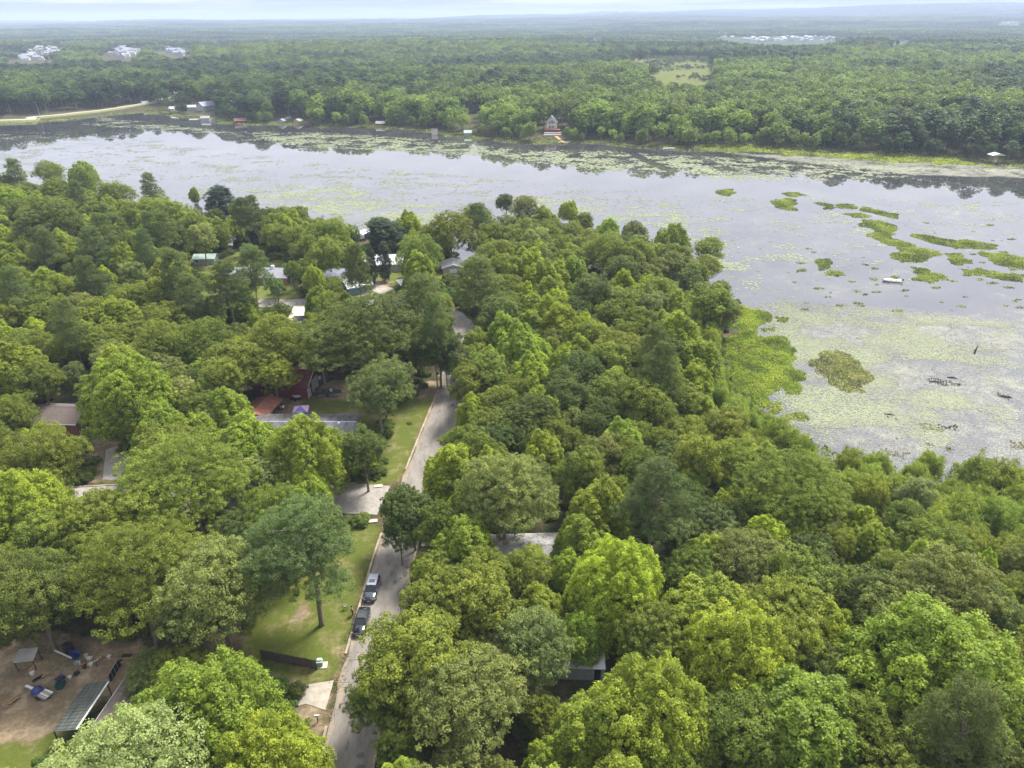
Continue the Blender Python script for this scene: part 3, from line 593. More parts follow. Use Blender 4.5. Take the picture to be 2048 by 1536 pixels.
# fillers: forest between the surveyed crowns, kept off streets, yards, roofs and the lawns the photograph shows
WIN = [
 [(545, 1195), (700, 1030), (760, 1060), (830, 1110), (790, 1180), (745, 1300), (715, 1400), (745, 1536), (650, 1536), (600, 1420), (590, 1340), (530, 1330), (520, 1240)],
 [(700, 980), (775, 1000), (835, 950), (850, 880), (905, 860), (915, 775), (825, 765), (825, 850), (775, 880), (770, 960)],
 [(570, 790), (605, 745), (690, 745), (700, 800), (715, 830), (700, 885), (560, 845), (490, 835), (515, 790)],
 [(0, 1300), (240, 1310), (250, 1340), (215, 1420), (120, 1470), (60, 1536), (0, 1536)],
 [(178, 850), (225, 860), (262, 930), (262, 1005), (190, 1005), (185, 900)], [(105, 815), (175, 815), (175, 850), (105, 850)], [(100, 770), (180, 770), (190, 800), (100, 800)],
 [(380, 505), (450, 515), (580, 520), (605, 575), (585, 600), (600, 610), (612, 665), (560, 665), (575, 620), (520, 605), (560, 590), (570, 570), (380, 540)],
 [(470, 500), (500, 478), (530, 500), (470, 520)], [(440, 590), (620, 590), (620, 612), (440, 612)],
 [(680, 545), (735, 550), (745, 505), (800, 505), (795, 590), (850, 600), (795, 615), (690, 600)], [(880, 515), (930, 515), (930, 548), (880, 548)], [(710, 455), (745, 455), (745, 490), (710, 490)],
 [(905, 632), (928, 628), (938, 665), (925, 692), (912, 680)],
 [(1010, 1070), (1115, 1070), (1125, 1160), (1090, 1165), (1010, 1095)], [(1130, 1300), (1200, 1305), (1215, 1400), (1185, 1480), (1130, 1480)], [(1270, 1070), (1350, 1070), (1350, 1110), (1280, 1110)], [(1170, 560), (1200, 560), (1200, 580), (1170, 580)]]
WIN.append([(-100, 300), (-100, 325), (100, 325), (220, 335), (300, 365), (390, 368), (480, 390), (600, 412), (700, 450), (850, 455), (900, 425), (1010, 388), (1160, 395), (1230, 440), (1370, 445), (1425, 480), (1440, 560), (1480, 605), (1462, 655), (1448, 690), (1455, 718), (1480, 790), (1530, 820), (1610, 885), (1700, 910), (1900, 930), (2048, 945), (2300, 950), (2300, 300)])
FOOT = []   # footprints of houses (x, y, r): filled before this runs
for u, v, r in [(650, 850, 11), (600, 780, 8), (520, 812, 6), (1060, 1110, 9), (1160, 1330, 6), (180, 1410, 7), (70, 1380, 11), (-40, 1420, 10), (135, 832, 7), (515, 545, 10), (410, 522, 6), (590, 650, 8), (770, 525, 8), (905, 533, 7), (1185, 572, 6), (715, 570, 6), (725, 473, 5)]:
    p = gat(u, v); FOOT.append((p.x, p.y, r))
LANDP = [(-260, 30), (170, 30), (170, 420), (-420, 420), (-420, 250)]

g = g_(123)
cx_ = g.uniform(-330, 175, 76000); cy2 = g.uniform(30, 345, 76000)
ok = (-sdist(cx_, cy2, LAKE) > 1.5)
uu, vv, dd = proj(cx_, cy2, np.full_like(cx_, 8.0)); ok &= (uu > -420) & (uu < 2560) & (vv < 1950)
qs = [(q.x, q.y) for q in QS]; qc = [(q.x, q.y) for q in QC]
ok &= (segdist(cx_, cy2, qs, False) > 5.0) & (segdist(cx_, cy2, qc, False) > 6.0)
for fx, fy, r in FOOT: ok &= np.hypot(cx_ - fx, cy2 - fy) > r
cx_, cy2 = cx_[ok], cy2[ok]; sh = -sdist(cx_, cy2, LAKE); hz = H(cx_, cy2)
def covers(x, y, z0, Rm, Ht):
    """does the crown at (x, y) cover ground the photograph shows?"""
    pts = []
    for zf in (.3, .62, .95):
        rr = Rm * (.9 if zf < .9 else .3)
        for a_ in range(8): pts.append((x + math.cos(a_ * .785) * rr, y + math.sin(a_ * .785) * rr, z0 + Ht * zf))
    pts.append((x, y, z0)); pts = np.array(pts); U, Vv, _ = proj(pts[:, 0], pts[:, 1], pts[:, 2])
    return any(inpoly(U, Vv, P).any() for P in WIN)
pts_ = np.array([(t_[0], t_[1], t_[2]) for t_ in tree_list])
fill = []
for x, y, s_, z0 in zip(cx_, cy2, sh, hz):
    Rm = 2.4 + 3.0 * float(vn(x * .09, y * .09, 9)) + rnd.uniform(-.5, 1.4)
    lowland = x > 45 and y < 205 and s_ < 36
    if lowland: Rm = min(Rm, 3.2)
    d = np.hypot(pts_[:, 0] - x, pts_[:, 1] - y)
    if (d < (pts_[:, 2] + Rm) * .60).any(): continue
    r_ = rnd.random(); key = 'O' if r_ < .38 else 'B' if r_ < .66 else 'D' if r_ < .78 else 'G' if r_ < .88 else 'P' if r_ < .91 else 'Y'
    if lowland: key = 'W'
    Ht = {'P': 21.0, 'W': 1.7 * Rm + 1}.get(key, (2.0 * Rm + 4.2) * rnd.uniform(.82, 1.2))
    if key == 'P': Rm = max(Rm, 4)
    if covers(x, y, z0, Rm, Ht):
        for q_ in (.8, .62, .45, .33):
            if not covers(x, y, z0, Rm * q_, Ht * q_ * .9): break
        else: continue
        Rm *= q_; Ht *= q_ * .9
        if key == 'P' or Rm < 1.9: key = 'S'; Rm = min(Rm, 2.6); Ht = min(Ht, 1.7 * Rm + 1)
    fill.append([x, y, Rm, Ht, key, False]); pts_ = np.vstack([pts_, [x, y, Rm]])
def seen_size(t_):
    U_, V_, D_ = proj(t_[0], t_[1], t_[3] * .6); return t_[2] / float(D_) * (1 if -60 < U_ < 2108 and V_ < 1620 else .001)
fill.sort(key=seen_size, reverse=True)
NBIG = 292 - len([t_ for t_ in tree_list if t_[4] not in 'PWSCK'])
broad = [t_ for t_ in fill if t_[4] not in 'PWSC']; other = [t_ for t_ in fill if t_[4] in 'PWSC']
own = broad[:max(0, NBIG)] + other[:180]; rest = broad[max(0, NBIG):] + other[180:]
print('TREES hand', len(tree_list), 'fill', len(fill), 'own', len(own), 'rest', len(rest))
SPEC = {'P': ('pine_tree', 'pine', 'pine'), 'W': ('willow_bush', 'willow bush', 'shrub'), 'S': ('shrub', 'shrub', 'shrub'), 'C': ('cedar_tree', 'cedar', 'tree'),
        'B': ('gum_tree', 'gum tree', 'tree'), 'Y': ('poplar_tree', 'poplar', 'tree'), 'M': ('privet_tree', 'privet tree', 'tree'), 'K': ('dead_tree', 'bare dead tree', 'tree')}
def pick(key, Rm, i):
    if key == 'P': return 'bigpine' if Rm > 7 else 'pine%d' % (i % 3)
    if key == 'W': return 'willow%d' % (i % 2)
    if key == 'S': return 'shrub%d' % (i % 2)
    if key == 'C': return 'cedar'
    if key in 'BY': return 'biggum%d' % (i % 2) if Rm > 6.6 else 'gum%d' % (i % 3)
    return 'bigoak%d' % (i % 3) if Rm > 6.6 else 'oak%d' % (i * 7 % 6)
MARKS = [('red metal barn', 600, 780, 'g'), ('rust-red carport', 525, 815, 'g'), ('grey-roofed ranch house', 640, 860, 'g'), ('black saloon car', 717, 1250, 'g'), ('dark estate car', 735, 1185, 'g'), ('concrete driveway', 630, 1395, 'g'),
 ('dark board fence', 590, 1325, 'g'), ('sandy junk yard', 100, 1370, 'g'), ('street junction', 745, 1000, 'g'), ('pale-roofed bungalow', 1060, 1110, 'g'), ('low pale shed', 1160, 1330, 'g'), ('brown-roofed cottage', 135, 832, 'g'),
 ('upper street bend', 925, 660, 'g'), ('brick house', 515, 545, 'g'), ('paired dark roofs', 590, 650, 'g'), ('white waterside house', 770, 525, 'g'), ('bright marsh point', 1560, 740, 'g'), ('brown brush pile', 1490, 690, 'g'),
 ('teal-roofed cabin', 410, 522, 'g'), ('bare streetside plot', 855, 778, 'g'), ('gravel drive', 235, 930, 'g'), ('white-roofed garage', 905, 533, 'g'), ('wooded tip', 1420, 560, 'g'), ('reedy inlet', 1700, 940, 'g'), ('western lakeshore', 180, 400, 'g'), ('small olive weed mound', 1855, 858, 'g'), ('log near the right edge', 2010, 794, 'g')]
MK = [(n, gat(u, v)) for n, u, v, _ in MARKS]
USED = {}
ORD = ['', 'second ', 'third ', 'fourth ', 'fifth ', 'sixth ', 'seventh ', 'eighth ', 'ninth ', 'tenth ', 'eleventh ', 'twelfth ', 'thirteenth ', 'fourteenth ', 'fifteenth ', 'sixteenth ', 'seventeenth ', 'eighteenth ', 'nineteenth ', 'twentieth ', 'twenty-first ', 'twenty-second ', 'twenty-third ', 'twenty-fourth ', 'twenty-fifth ', 'twenty-sixth ', 'twenty-seventh ', 'twenty-eighth ', 'twenty-ninth ', 'thirtieth ', 'thirty-first ', 'thirty-second ', 'thirty-third ', 'thirty-fourth ', 'thirty-fifth ', 'thirty-sixth ', 'thirty-seventh ', 'thirty-eighth ', 'thirty-ninth ', 'fortieth ', 'forty-first ', 'forty-second ', 'forty-third ', 'forty-fourth ', 'forty-fifth ']
def size_word(Rm): return 'huge' if Rm > 8.6 else 'large' if Rm > 6 else 'medium' if Rm > 4.2 else 'small' if Rm > 2.4 else 'tiny'
allT = tree_list + own
lab = {}
for i, t_ in enumerate(allT):
    x, y, Rm, Ht, key, hand = t_
    dm = [((x - m_[1].x) ** 2 + (y - m_[1].y) ** 2, n_, m_[1]) for n_, m_ in [(q[0], q) for q in MK]]
    d_, n_, m_ = min(dm, key=lambda q: q[0]); dx, dy = x - m_.x, y - m_.y
    rel = ('behind' if dy > 0 else 'before') if abs(dy) > abs(dx) else ('right of' if dx > 0 else 'left of')
    kd = SPEC.get(key, ('oak_tree', 'oak', 'tree'))[1]; colr = '' if key == 'K' else COLR[key][0] + ' '
    lab.setdefault((size_word(Rm), colr + kd, rel, n_), []).append((d_, i))
LAB = {}
for k_, lst in lab.items():
    lst.sort()
    for j, (d_, i) in enumerate(lst):
        sz, kd, rel, n_ = k_
        LAB[i] = '%s %s %s the %s%s' % (sz, kd, rel, n_, '' if len(lst) == 1 else ', %snearest' % ORD[min(j, 44)])
TT = {}
for i, (x, y, Rm, Ht, key, hand) in enumerate(allT):
    z0 = h1(x, y); nm, kd, cat = SPEC.get(key, ('oak_tree', 'oak', 'tree'))
    o = thing(nm, LAB[i], cat, (x, y, z0), rnd.uniform(0, 6.28), {'P': 'pines', 'W': 'willow bushes by the water', 'S': 'shrubs', 'C': 'cedars', 'K': 'dead trees'}.get(key, 'broadleaf trees of the wooded point'))
    if key == 'K':
        s_ = Rm / 4.2; o.scale = (s_, s_, Ht * .8 / 12); put('branches', DEAD, o); continue
    R0, H0, cm, tm = KINDS[pick(key, Rm, i)]
    o.scale = (Rm / R0, Rm / R0 * rnd.uniform(.92, 1.08), Ht / H0)
    c = COLR[key][1]; v_ = rnd.uniform(.82, 1.2); h_ = rnd.uniform(-.10, .07)
    co = put('crown', cm, o); co.color = (c[0] * v_ * (1 + h_), c[1] * v_, c[2] * v_ * (1 - h_), 1)
    put('trunk', tm, o)

# ------------------------------------------------------------------ the wood across the lake, and what is left of the near wood: one mass
LOW = []
def low_tree(nm, seed, R, Ht, nl, leaf, lob):
    g = g_(seed); V, F, lv, C = crown(seed, lob, R * .19, nl, leaf, leaf * .7, up=.35, dens=.8)
    mb = MB(); mb.tube([(0, 0, -1), (0, 0, Ht * .8)], [R * .05, R * .025], 4, False)
    Vt = np.array(mb.v); Ft = np.array(mb.f) + len(V)
    me = npmesh(nm, np.r_[V, Vt], np.r_[F, Ft], LEAFI, {'lv': np.r_[lv, np.zeros(len(Vt))]}); me.materials.append(BARK)
    me.polygons.foreach_set('material_index', np.r_[np.zeros(len(F), int), np.ones(len(Ft), int)].astype(np.int32))
    o = bpy.data.objects.new(nm, me); LOW.append(o); return o
for i in range(4): low_tree('far_round', 80 + i, 5.5, 15, 16, .85, lobes_round(5.5, 15, 10, g_(80 + i)))
low_tree('far_spire', 85, 5.0, 17, 15, .85, lobes_spire(5.0, 17, 8, g_(85))); low_tree('far_pine', 86, 4.2, 20, 12, .8, lobes_pine(4.2, 20, 14, g_(86)))
PATCH = []
for i in range(3):   # a clump of a couple of dozen crowns for the distance
    g = g_(90 + i); Vs, Fs, Ls, b0 = [], [], [], 0
    n = 26; P = []
    while len(P) < n:
        q = g.uniform(-30, 30, 2)
        if all(np.hypot(*(q - p_)) > 7.5 for p_ in P): P.append(q)
    for q in P:
        R = g.uniform(4.2, 6.8); Ht = g.uniform(12, 19); V, F, lv, C = crown(int(g.integers(1e6)), lobes_round(R, Ht, 6, g), 1.3, 9, 2.0, 1.5, up=.4, dens=.8)
        V = V + np.array([q[0], q[1], 0]); Vs.append(V); Fs.append(F + b0); b0 += len(V); Ls.append(np.clip(lv + g.normal(0, .18), 0, 1))
    me = npmesh('far_clump', np.concatenate(Vs), np.concatenate(Fs), LEAFI, {'lv': np.concatenate(Ls)}); o = bpy.data.objects.new('far_clump', me); PATCH.append(o)
def instancer(name, protos, P, idx, scl, rot, tint, kindword='stuff', label=None):
    me = bpy.data.meshes.new(name); me.vertices.add(len(P)); me.vertices.foreach_set('co', np.asarray(P, np.float32).ravel())
    for n_, ty, d in (('idx', 'INT', idx), ('rotz', 'FLOAT', rot)):
        a_ = me.attributes.new(n_, ty, 'POINT'); a_.data.foreach_set('value', d)
    a_ = me.attributes.new('scl', 'FLOAT_VECTOR', 'POINT'); a_.data.foreach_set('vector', np.asarray(scl, np.float32).ravel())
    a_ = me.attributes.new('tint', 'FLOAT_COLOR', 'POINT'); a_.data.foreach_set('color', np.c_[tint, np.ones(len(P))].astype(np.float32).ravel())
    o = put(name, me); gn = bpy.data.node_groups.new(name, 'GeometryNodeTree')
    gn.interface.new_socket('Geometry', in_out='INPUT', socket_type='NodeSocketGeometry'); gn.interface.new_socket('Geometry', in_out='OUTPUT', socket_type='NodeSocketGeometry')
    n = gn.nodes.new; l = gn.links.new; gi = n('NodeGroupInput'); go = n('NodeGroupOutput'); j = n('GeometryNodeJoinGeometry')
    for pr in protos[::-1]:
        oi = n('GeometryNodeObjectInfo'); oi.inputs['Object'].default_value = pr; oi.inputs['As Instance'].default_value = True; l(oi.outputs['Geometry'], j.inputs[0])
    ip = n('GeometryNodeInstanceOnPoints'); ip.inputs['Pick Instance'].default_value = True; l(gi.outputs[0], ip.inputs['Points']); l(j.outputs[0], ip.inputs['Instance'])
    def na(nm_, ty):
        q = n('GeometryNodeInputNamedAttribute'); q.data_type = ty; q.inputs['Name'].default_value = nm_; return [s for s in q.outputs if s.enabled and s.name == 'Attribute'][0]
    l(na('idx', 'INT'), ip.inputs['Instance Index']); l(na('scl', 'FLOAT_VECTOR'), ip.inputs['Scale'])
    cx = n('ShaderNodeCombineXYZ'); l(na('rotz', 'FLOAT'), cx.inputs['Z']); l(cx.outputs[0], ip.inputs['Rotation']); l(ip.outputs[0], go.inputs[0])
    md = o.modifiers.new('scatter', 'NODES'); md.node_group = gn
    return tag(o, label, None, None, kindword)
FWIN = [  # what the photograph shows between the far crowns: meadow, estates, causeway, houses on the far shore
 [(1290, 150), (1335, 138), (1300, 128), (1265, 125), (1265, 115), (1425, 116), (1420, 168), (1330, 160)],
 [(0, 118), (60, 100), (90, 92), (150, 92), (115, 108), (110, 125), (0, 126)], [(190, 110), (205, 100), (280, 92), (282, 105), (258, 122), (215, 121)], [(300, 99), (340, 91), (395, 105), (358, 116), (335, 112)],
 [(1425, 74), (1680, 72), (1680, 87), (1600, 90), (1500, 88), (1430, 80)], [(1775, 80), (1835, 80), (1835, 88), (1775, 90)], [(1175, 77), (1205, 77), (1205, 84), (1175, 84)], [(1990, 42), (2048, 42), (2048, 50), (1990, 50)], [(420, 87), (460, 87), (460, 92), (420, 92)],
 [(-300, 262), (0, 235), (100, 225), (200, 216), (300, 205), (322, 205), (322, 222), (290, 226), (180, 236), (0, 252)],
 [(403, 202), (422, 202), (422, 224), (403, 224)], [(375, 212), (396, 212), (396, 224), (375, 224)], [(472, 236), (492, 236), (492, 249), (472, 249)], [(552, 234), (606, 234), (606, 252), (552, 252)],
 [(752, 243), (772, 243), (772, 256), (752, 256)], [(860, 258), (880, 258), (880, 272), (860, 272)], [(928, 262), (946, 262), (946, 275), (928, 275)], [(934, 203), (962, 203), (962, 219), (934, 219)],
 [(1091, 236), (1119, 236), (1125, 270), (1132, 285), (1090, 285)], [(1994, 273), (2014, 273), (2014, 290), (1994, 290)], [(345, 170), (358, 172), (358, 190), (345, 190)], [(342, 215), (348, 215), (348, 226), (342, 226)]]
def coversF(x, y, z0, Rm, Ht):
    bad = np.zeros(x.shape, bool)
    for zf, dx in ((0, 0), (.5, -.8), (.5, .8), (.95, 0), (.75, -.6), (.75, .6)):
        U, Vv, _ = proj(x + dx * Rm, y, z0 + Ht * zf)
        for P in FWIN: bad |= inpoly(U, Vv, P)
    return bad
def farwood(n, rmin, rmax, seed, sp, xw=.80):
    g = g_(seed); r = np.sqrt(g.uniform(rmin ** 2, rmax ** 2, n)); a = g.uniform(-xw, xw, n)
    x, y = r * np.sin(a), r * np.cos(a); d = -sdist(x, y, LAKE); k = (d > 4) & (y > 395) & ((y > 450) | (x > 120)); x, y, d = x[k], y[k], d[k]
    # thin to a spacing with a hash grid
    key = np.floor(x / sp).astype(np.int64) * 100003 + np.floor(y / sp).astype(np.int64); _, u = np.unique(key, return_index=True); return x[u], y[u], d[u]
def tints(x, y, g, seed=0):
    n = len(x); s = fbm(x / 300, y / 190, 31 + seed, 3) + g.normal(0, .07, n); r = np.hypot(x, y)
    T = np.empty((n, 3)); dark = np.array([.050, .078, .033]); mid = np.array([.086, .125, .036]); bri = np.array([.128, .178, .040])
    T[:] = mid; w_ = sm((.50 - s) / .09)[:, None]; T = T * (1 - w_) + dark * w_; w_ = sm((s - .55) / .10)[:, None]; T = T * (1 - w_) + bri * w_
    return T * g.uniform(.62, 1.38, (n, 1)), s
x, y, d = farwood(200000, 300, 1750, 5, 9.4); g = g_(6); z = H(x, y); Rm = g.uniform(4.6, 9.6, len(x)); Ht = Rm * 1.9 + g.uniform(2, 8, len(x))
edge = d < 16; Rm[edge] *= g.uniform(.35, .8, edge.sum()); Ht[edge] = Rm[edge] * 2.2 + 2
bad = coversF(x, y, z, Rm, Ht); k = ~bad; x, y, z, d, Rm, Ht = x[k], y[k], z[k], d[k], Rm[k], Ht[k]
T, s = tints(x, y, g); ix = g.integers(0, 5, len(x)); pn = (s < .46) & (g.random(len(x)) < .55); ix[pn] = 5; ix[d < 25] = np.where(g.random((d < 25).sum()) < .5, 4, ix[d < 25])
T[d < 30] *= np.array([1.25, 1.25, 1.1])
R0 = np.array([5.5, 5.5, 5.5, 5.5, 5.0, 4.2])[ix]; H0 = np.array([15, 15, 15, 15, 17, 20.])[ix]
print('far trees', len(x))
instancer('far_shore_woods', LOW, np.c_[x, y, z], ix.astype(np.int32), np.c_[Rm / R0, Rm / R0, Ht / H0], g.uniform(0, 6.28, len(x)).astype(np.float32), T, label='dense mixed woodland covering the land beyond the lake')
x, y, d = farwood(90000, 1700, 7500, 15, 42.0, .78); g = g_(16); z = H(x, y)
bad = coversF(x, y, z, 26, 18); x, y, z = x[~bad], y[~bad], z[~bad]; T, s = tints(x, y, g)
print('far clumps', len(x))
instancer('distant_woods', PATCH, np.c_[x, y, z - .5], g.integers(0, 3, len(x)).astype(np.int32), np.c_[np.full((len(x), 2), 1.05), g.uniform(.85, 1.2, len(x))], g.uniform(0, 6.28, len(x)).astype(np.float32), T, label='hazy woodland stretching to the horizon')
x, y, d = farwood(60000, 7400, 15000, 25, 130.0, .78); g = g_(26); z = H(x, y); T, s = tints(x, y, g); T = T * .75
instancer('horizon_woods', PATCH, np.c_[x, y, z - 1], g.integers(0, 3, len(x)).astype(np.int32), np.c_[np.full((len(x), 2), 3.0), g.uniform(.9, 1.5, len(x))], g.uniform(0, 6.28, len(x)).astype(np.float32), T, label='faint woodland along the horizon')
if rest:
    A = np.array([[t_[0], t_[1], t_[2], t_[3]] for t_ in rest]); g = g_(36); ks = [t_[4] for t_ in rest]
    PR = [bpy.data.objects.new('wood_tree', m_) for m_ in [KINDS['oak0'][2].copy(), KINDS['oak1'][2].copy(), KINDS['gum0'][2].copy(), KINDS['pine0'][2].copy()]]
    for p_ in PR: p_.data.materials.clear(); p_.data.materials.append(LEAFI)
    ix = np.array([3 if q == 'P' else 2 if q in 'BY' else int(g.integers(0, 2)) for q in ks]); R0 = np.array([5.2, 5.2, 5.0, 5.4])[ix]; H0 = np.array([14.5, 14.5, 18, 23])[ix]
    T = np.array([COLR[q][1] for q in ks]) * g.uniform(.85, 1.15, (len(ks), 1))
    instancer('wooded_point_undergrowth', PR, np.c_[A[:, 0], A[:, 1], H(A[:, 0], A[:, 1])], ix.astype(np.int32), np.c_[A[:, 2] / R0, A[:, 2] / R0, A[:, 3] / H0], g.uniform(0, 6.28, len(ks)).astype(np.float32), T, label='remaining tangle of trees filling the wooded point')
# low undergrowth beneath the near trees
x = g_(41).uniform(-260, 130, 26000); y = g_(42).uniform(36, 340, 26000); d = -sdist(x, y, LAKE); U, Vv, _ = proj(x, y, H(x, y) + 1.0)
k = (d > 1) & (U > -60) & (U < 2100) & (Vv < 1600) & (segdist(x, y, qs, False) > 4.6) & (segdist(x, y, qc, False) > 5.6)
for fx, fy, r in FOOT: k &= np.hypot(x - fx, y - fy) > r
for P in WIN: k &= ~inpoly(U, Vv, P)
k &= (fbm(x / 14, y / 14, 77) > .47) | (d < 14); x, y, d = x[k], y[k], d[k]; g = g_(43); n = len(x)
SH = [bpy.data.objects.new('bush', KINDS['shrub%d' % i][2].copy()) for i in range(2)]
for p_ in SH: p_.data.materials.clear(); p_.data.materials.append(LEAFI)
sc_ = g.uniform(.3, .75, n); T = np.array([.105, .14, .026]) * g.uniform(.6, 1.35, (n, 1))
print('bushes', n)
instancer('undergrowth', SH, np.c_[x, y, H(x, y) - .4], g.integers(0, 2, n).astype(np.int32), np.c_[sc_, sc_, sc_ * g.uniform(.6, 1.1, n)], g.uniform(0, 6.28, n).astype(np.float32), T, label='tangled bushes and saplings under the near trees')

# ------------------------------------------------------------------ haze
hm = bpy.data.materials.new('haze'); hm.use_nodes = True; t = hm.node_tree; t.nodes.clear()
o_ = t.nodes.new('ShaderNodeOutputMaterial'); pv = t.nodes.new('ShaderNodeVolumePrincipled'); pv.inputs['Color'].default_value = (0.64, 0.77, 1.0, 1); pv.inputs['Density'].default_value = 0.00014; pv.inputs['Anisotropy'].default_value = 0.0
t.links.new(pv.outputs[0], o_.inputs['Volume'])
hz_ = MB().box(-26000, 26000, -7000, 28000, -60, 175).build('haze', hm); tag(hz_, kind='stuff')

# ------------------------------------------------------------------ marsh grass, islands, lily pads
Z6 = lambda P: W([(1300 + a / 2.364, 300 + b / 2.364) for a, b in P])
def ragged(P, n=3, amp=.10, seed=0):
    r_ = random.Random(seed); Q = [Vector(p) for p in P]
    for it in range(n):
        R = []
        for i, p in enumerate(Q):
            q = Q[(i + 1) % len(Q)]; d = q - p; R += [p, (p + q) / 2 + Vector((-d.y, d.x)) * r_.uniform(-amp, amp) * 1.5]
        Q = R
    return [(q.x, q.y) for q in Q]
def tufts(name, P, col, size, per_m2, hgt, label=None, seed=0, thin=0.0, cut=None, kindw='stuff'):
    P = ragged(P, 3, .17, seed); g = g_(seed + 500); xs = [p[0] for p in P]; ys = [p[1] for p in P]
    area = (max(xs) - min(xs)) * (max(ys) - min(ys)); n = int(area * per_m2 * 1.0)
    x = g.uniform(min(xs), max(xs), n); y = g.uniform(min(ys), max(ys), n); k = inpoly(x, y, P)
    if thin: k &= fbm(x / 3.5, y / 3.5, seed + 3) > thin
    if cut is not None: k &= (-sdist(x, y, LAKE) < cut)
    x, y = x[k], y[k]; n = len(x)
    if n < 3: return
    hh = hgt * (.35 + .9 * fbm(x / 2.2, y / 2.2, seed + 1)) * np.clip(segdist(x, y, P) / (hgt * 2.5), .25, 1)
    z = np.maximum(WZ, H(x, y)) + .07 + hh * g.uniform(.05, 1, n)
    Nn = np.c_[g.normal(0, .55, (n, 2)), np.abs(g.normal(.8, .3, n))]; Nn /= np.linalg.norm(Nn, axis=1)[:, None]
    V, F = fold_leaves(np.c_[x, y, z], Nn, size, size * .55, g)
    lv = np.clip(.5 + (fbm(x / 5, y / 5, seed + 9) - .5) * 1.9 + g.normal(0, .12, n), 0, 1)
    o = put(name, npmesh(name, V, F, LEAF, {'lv': np.repeat(lv, 4)})); o.color = (*col, 1)
    return tag(o, label, None, None, kindw)
BRI = (.175, .235, .022); ISL = (.155, .20, .028)
tufts('marsh_grass', Z6([(440, 735), (520, 755), (580, 790), (540, 822), (508, 850), (505, 880), (640, 885), (660, 920), (680, 960), (742, 1060), (740, 1080), (690, 1090), (712, 1115), (705, 1158), (660, 1160), (620, 1120), (582, 1150), (570, 1205), (500, 1215), (470, 1290), (380, 1260), (340, 1150), (350, 1000), (350, 900), (370, 760)]), BRI, .5, 34, 1.1, 'bright green marsh grass along the wooded point', 1)
IS = [[(315, 205), (335, 190), (395, 185), (385, 215), (340, 215)], [(590, 235), (640, 228), (690, 235), (680, 262), (700, 288), (640, 285), (600, 262)], [(620, 205), (700, 202), (755, 215), (700, 220)], [(770, 250), (830, 252), (880, 272), (820, 280)],
 [(895, 255), (965, 258), (960, 280), (900, 275)], [(905, 300), (1000, 300), (1040, 318), (960, 318)], [(1000, 268), (1080, 285), (1180, 305), (1170, 325), (1080, 305), (1010, 290)],
 [(1000, 330), (1080, 335), (1135, 350), (1145, 385), (1190, 430), (1370, 480), (1370, 500), (1290, 530), (1180, 530), (1140, 490), (1170, 455), (1090, 430), (1020, 405), (1040, 370)],
 [(1220, 545), (1300, 560), (1390, 590), (1415, 615), (1350, 632), (1240, 615), (1270, 590)], [(1240, 395), (1330, 405), (1450, 430), (1650, 450), (1640, 468), (1440, 465), (1330, 440), (1260, 415)],
 [(1390, 490), (1470, 490), (1530, 535), (1460, 545), (1400, 515)], [(1455, 560), (1560, 558), (1768, 590), (1768, 625), (1600, 600), (1470, 590)], [(1560, 475), (1680, 490), (1850, 520), (1850, 565), (1650, 545), (1600, 520)],
 [(785, 520), (860, 515), (850, 545), (800, 570), (790, 540)], [(835, 572), (900, 575), (925, 592), (840, 592)], [(640, 1250), (690, 1245), (700, 1275), (645, 1270)], [(700, 1240), (735, 1245), (730, 1285), (700, 1280)],
 [(560, 1195), (630, 1195), (635, 1225), (590, 1250), (550, 1225)], [(590, 790), (655, 795), (655, 818), (600, 812)], [(520, 840), (590, 838), (590, 858), (530, 860)], [(690, 575), (730, 560), (740, 570), (700, 585)], [(1150, 595), (1180, 600), (1175, 612), (1150, 608)]]
for i, P in enumerate(IS): tufts('marsh_island', Z6(P), ISL, .7, 12, .9, 'low green marsh island in the lily-covered lake', 20 + i)
ri = random.Random(5)
for i in range(60):   # small floating hummocks
    a, b_ = ri.uniform(680, 1760), ri.uniform(340, 760); s_ = ri.uniform(.6, 1.7); c = W([(1300 + a / 2.364, 300 + b_ / 2.364)])[0]
    if a < 900 and b_ < 420: continue
    tufts('marsh_hummock', blob(c[0], c[1], s_ * 1.3, s_ * .8, 7, i), ISL, .6, 9, .3, 'tiny green hummock scattered in the lake', 100 + i)
tufts('algae_bed', Z6([(750, 1010), (800, 960), (880, 945), (930, 960), (1000, 1020), (1055, 1090), (1020, 1150), (940, 1150), (870, 1120), (790, 1060)]), (.150, .160, .030), .5, 17.0, .22, 'olive-brown weed bed off the marsh point', 3)
tufts('algae_bed', Z6([(870, 1040), (960, 1045), (1000, 1070), (960, 1090), (880, 1080)]), (.19, .22, .03), .5, 5, .2, 'yellow-green heart of the weed bed', 4)
for i, (P, c_) in enumerate([([(1250, 1290), (1330, 1295), (1390, 1330), (1290, 1342)], (.17, .18, .03)), ([(1350, 1300), (1470, 1300), (1460, 1330), (1380, 1325)], (.07, .06, .05)), ([(1380, 1400), (1430, 1410), (1455, 1445), (1400, 1435)], (.14, .15, .03)), ([(1115, 1410), (1230, 1430), (1200, 1460), (1120, 1450)], (.15, .13, .04)),
        ([(1700, 1375), (1790, 1380), (1790, 1415), (1705, 1410)], (.13, .12, .04)), ([(1155, 1355), (1195, 1357), (1190, 1370), (1160, 1368)], (.12, .13, .04)), ([(1295, 1385), (1330, 1388), (1345, 1402), (1310, 1400)], (.05, .045, .04)), ([(1640, 1145), (1720, 1170), (1700, 1185), (1645, 1160)], (.09, .085, .06)), ([(1300, 1080), (1500, 1105), (1500, 1112), (1320, 1098)], (.09, .085, .06)), ([(1080, 1240), (1180, 1275), (1150, 1278)], (.06, .055, .05))]):
    tufts('algae_bed', Z6(P), c_, .5, 6, .12, 'dark weed patch near the reedy inlet', 40 + i)
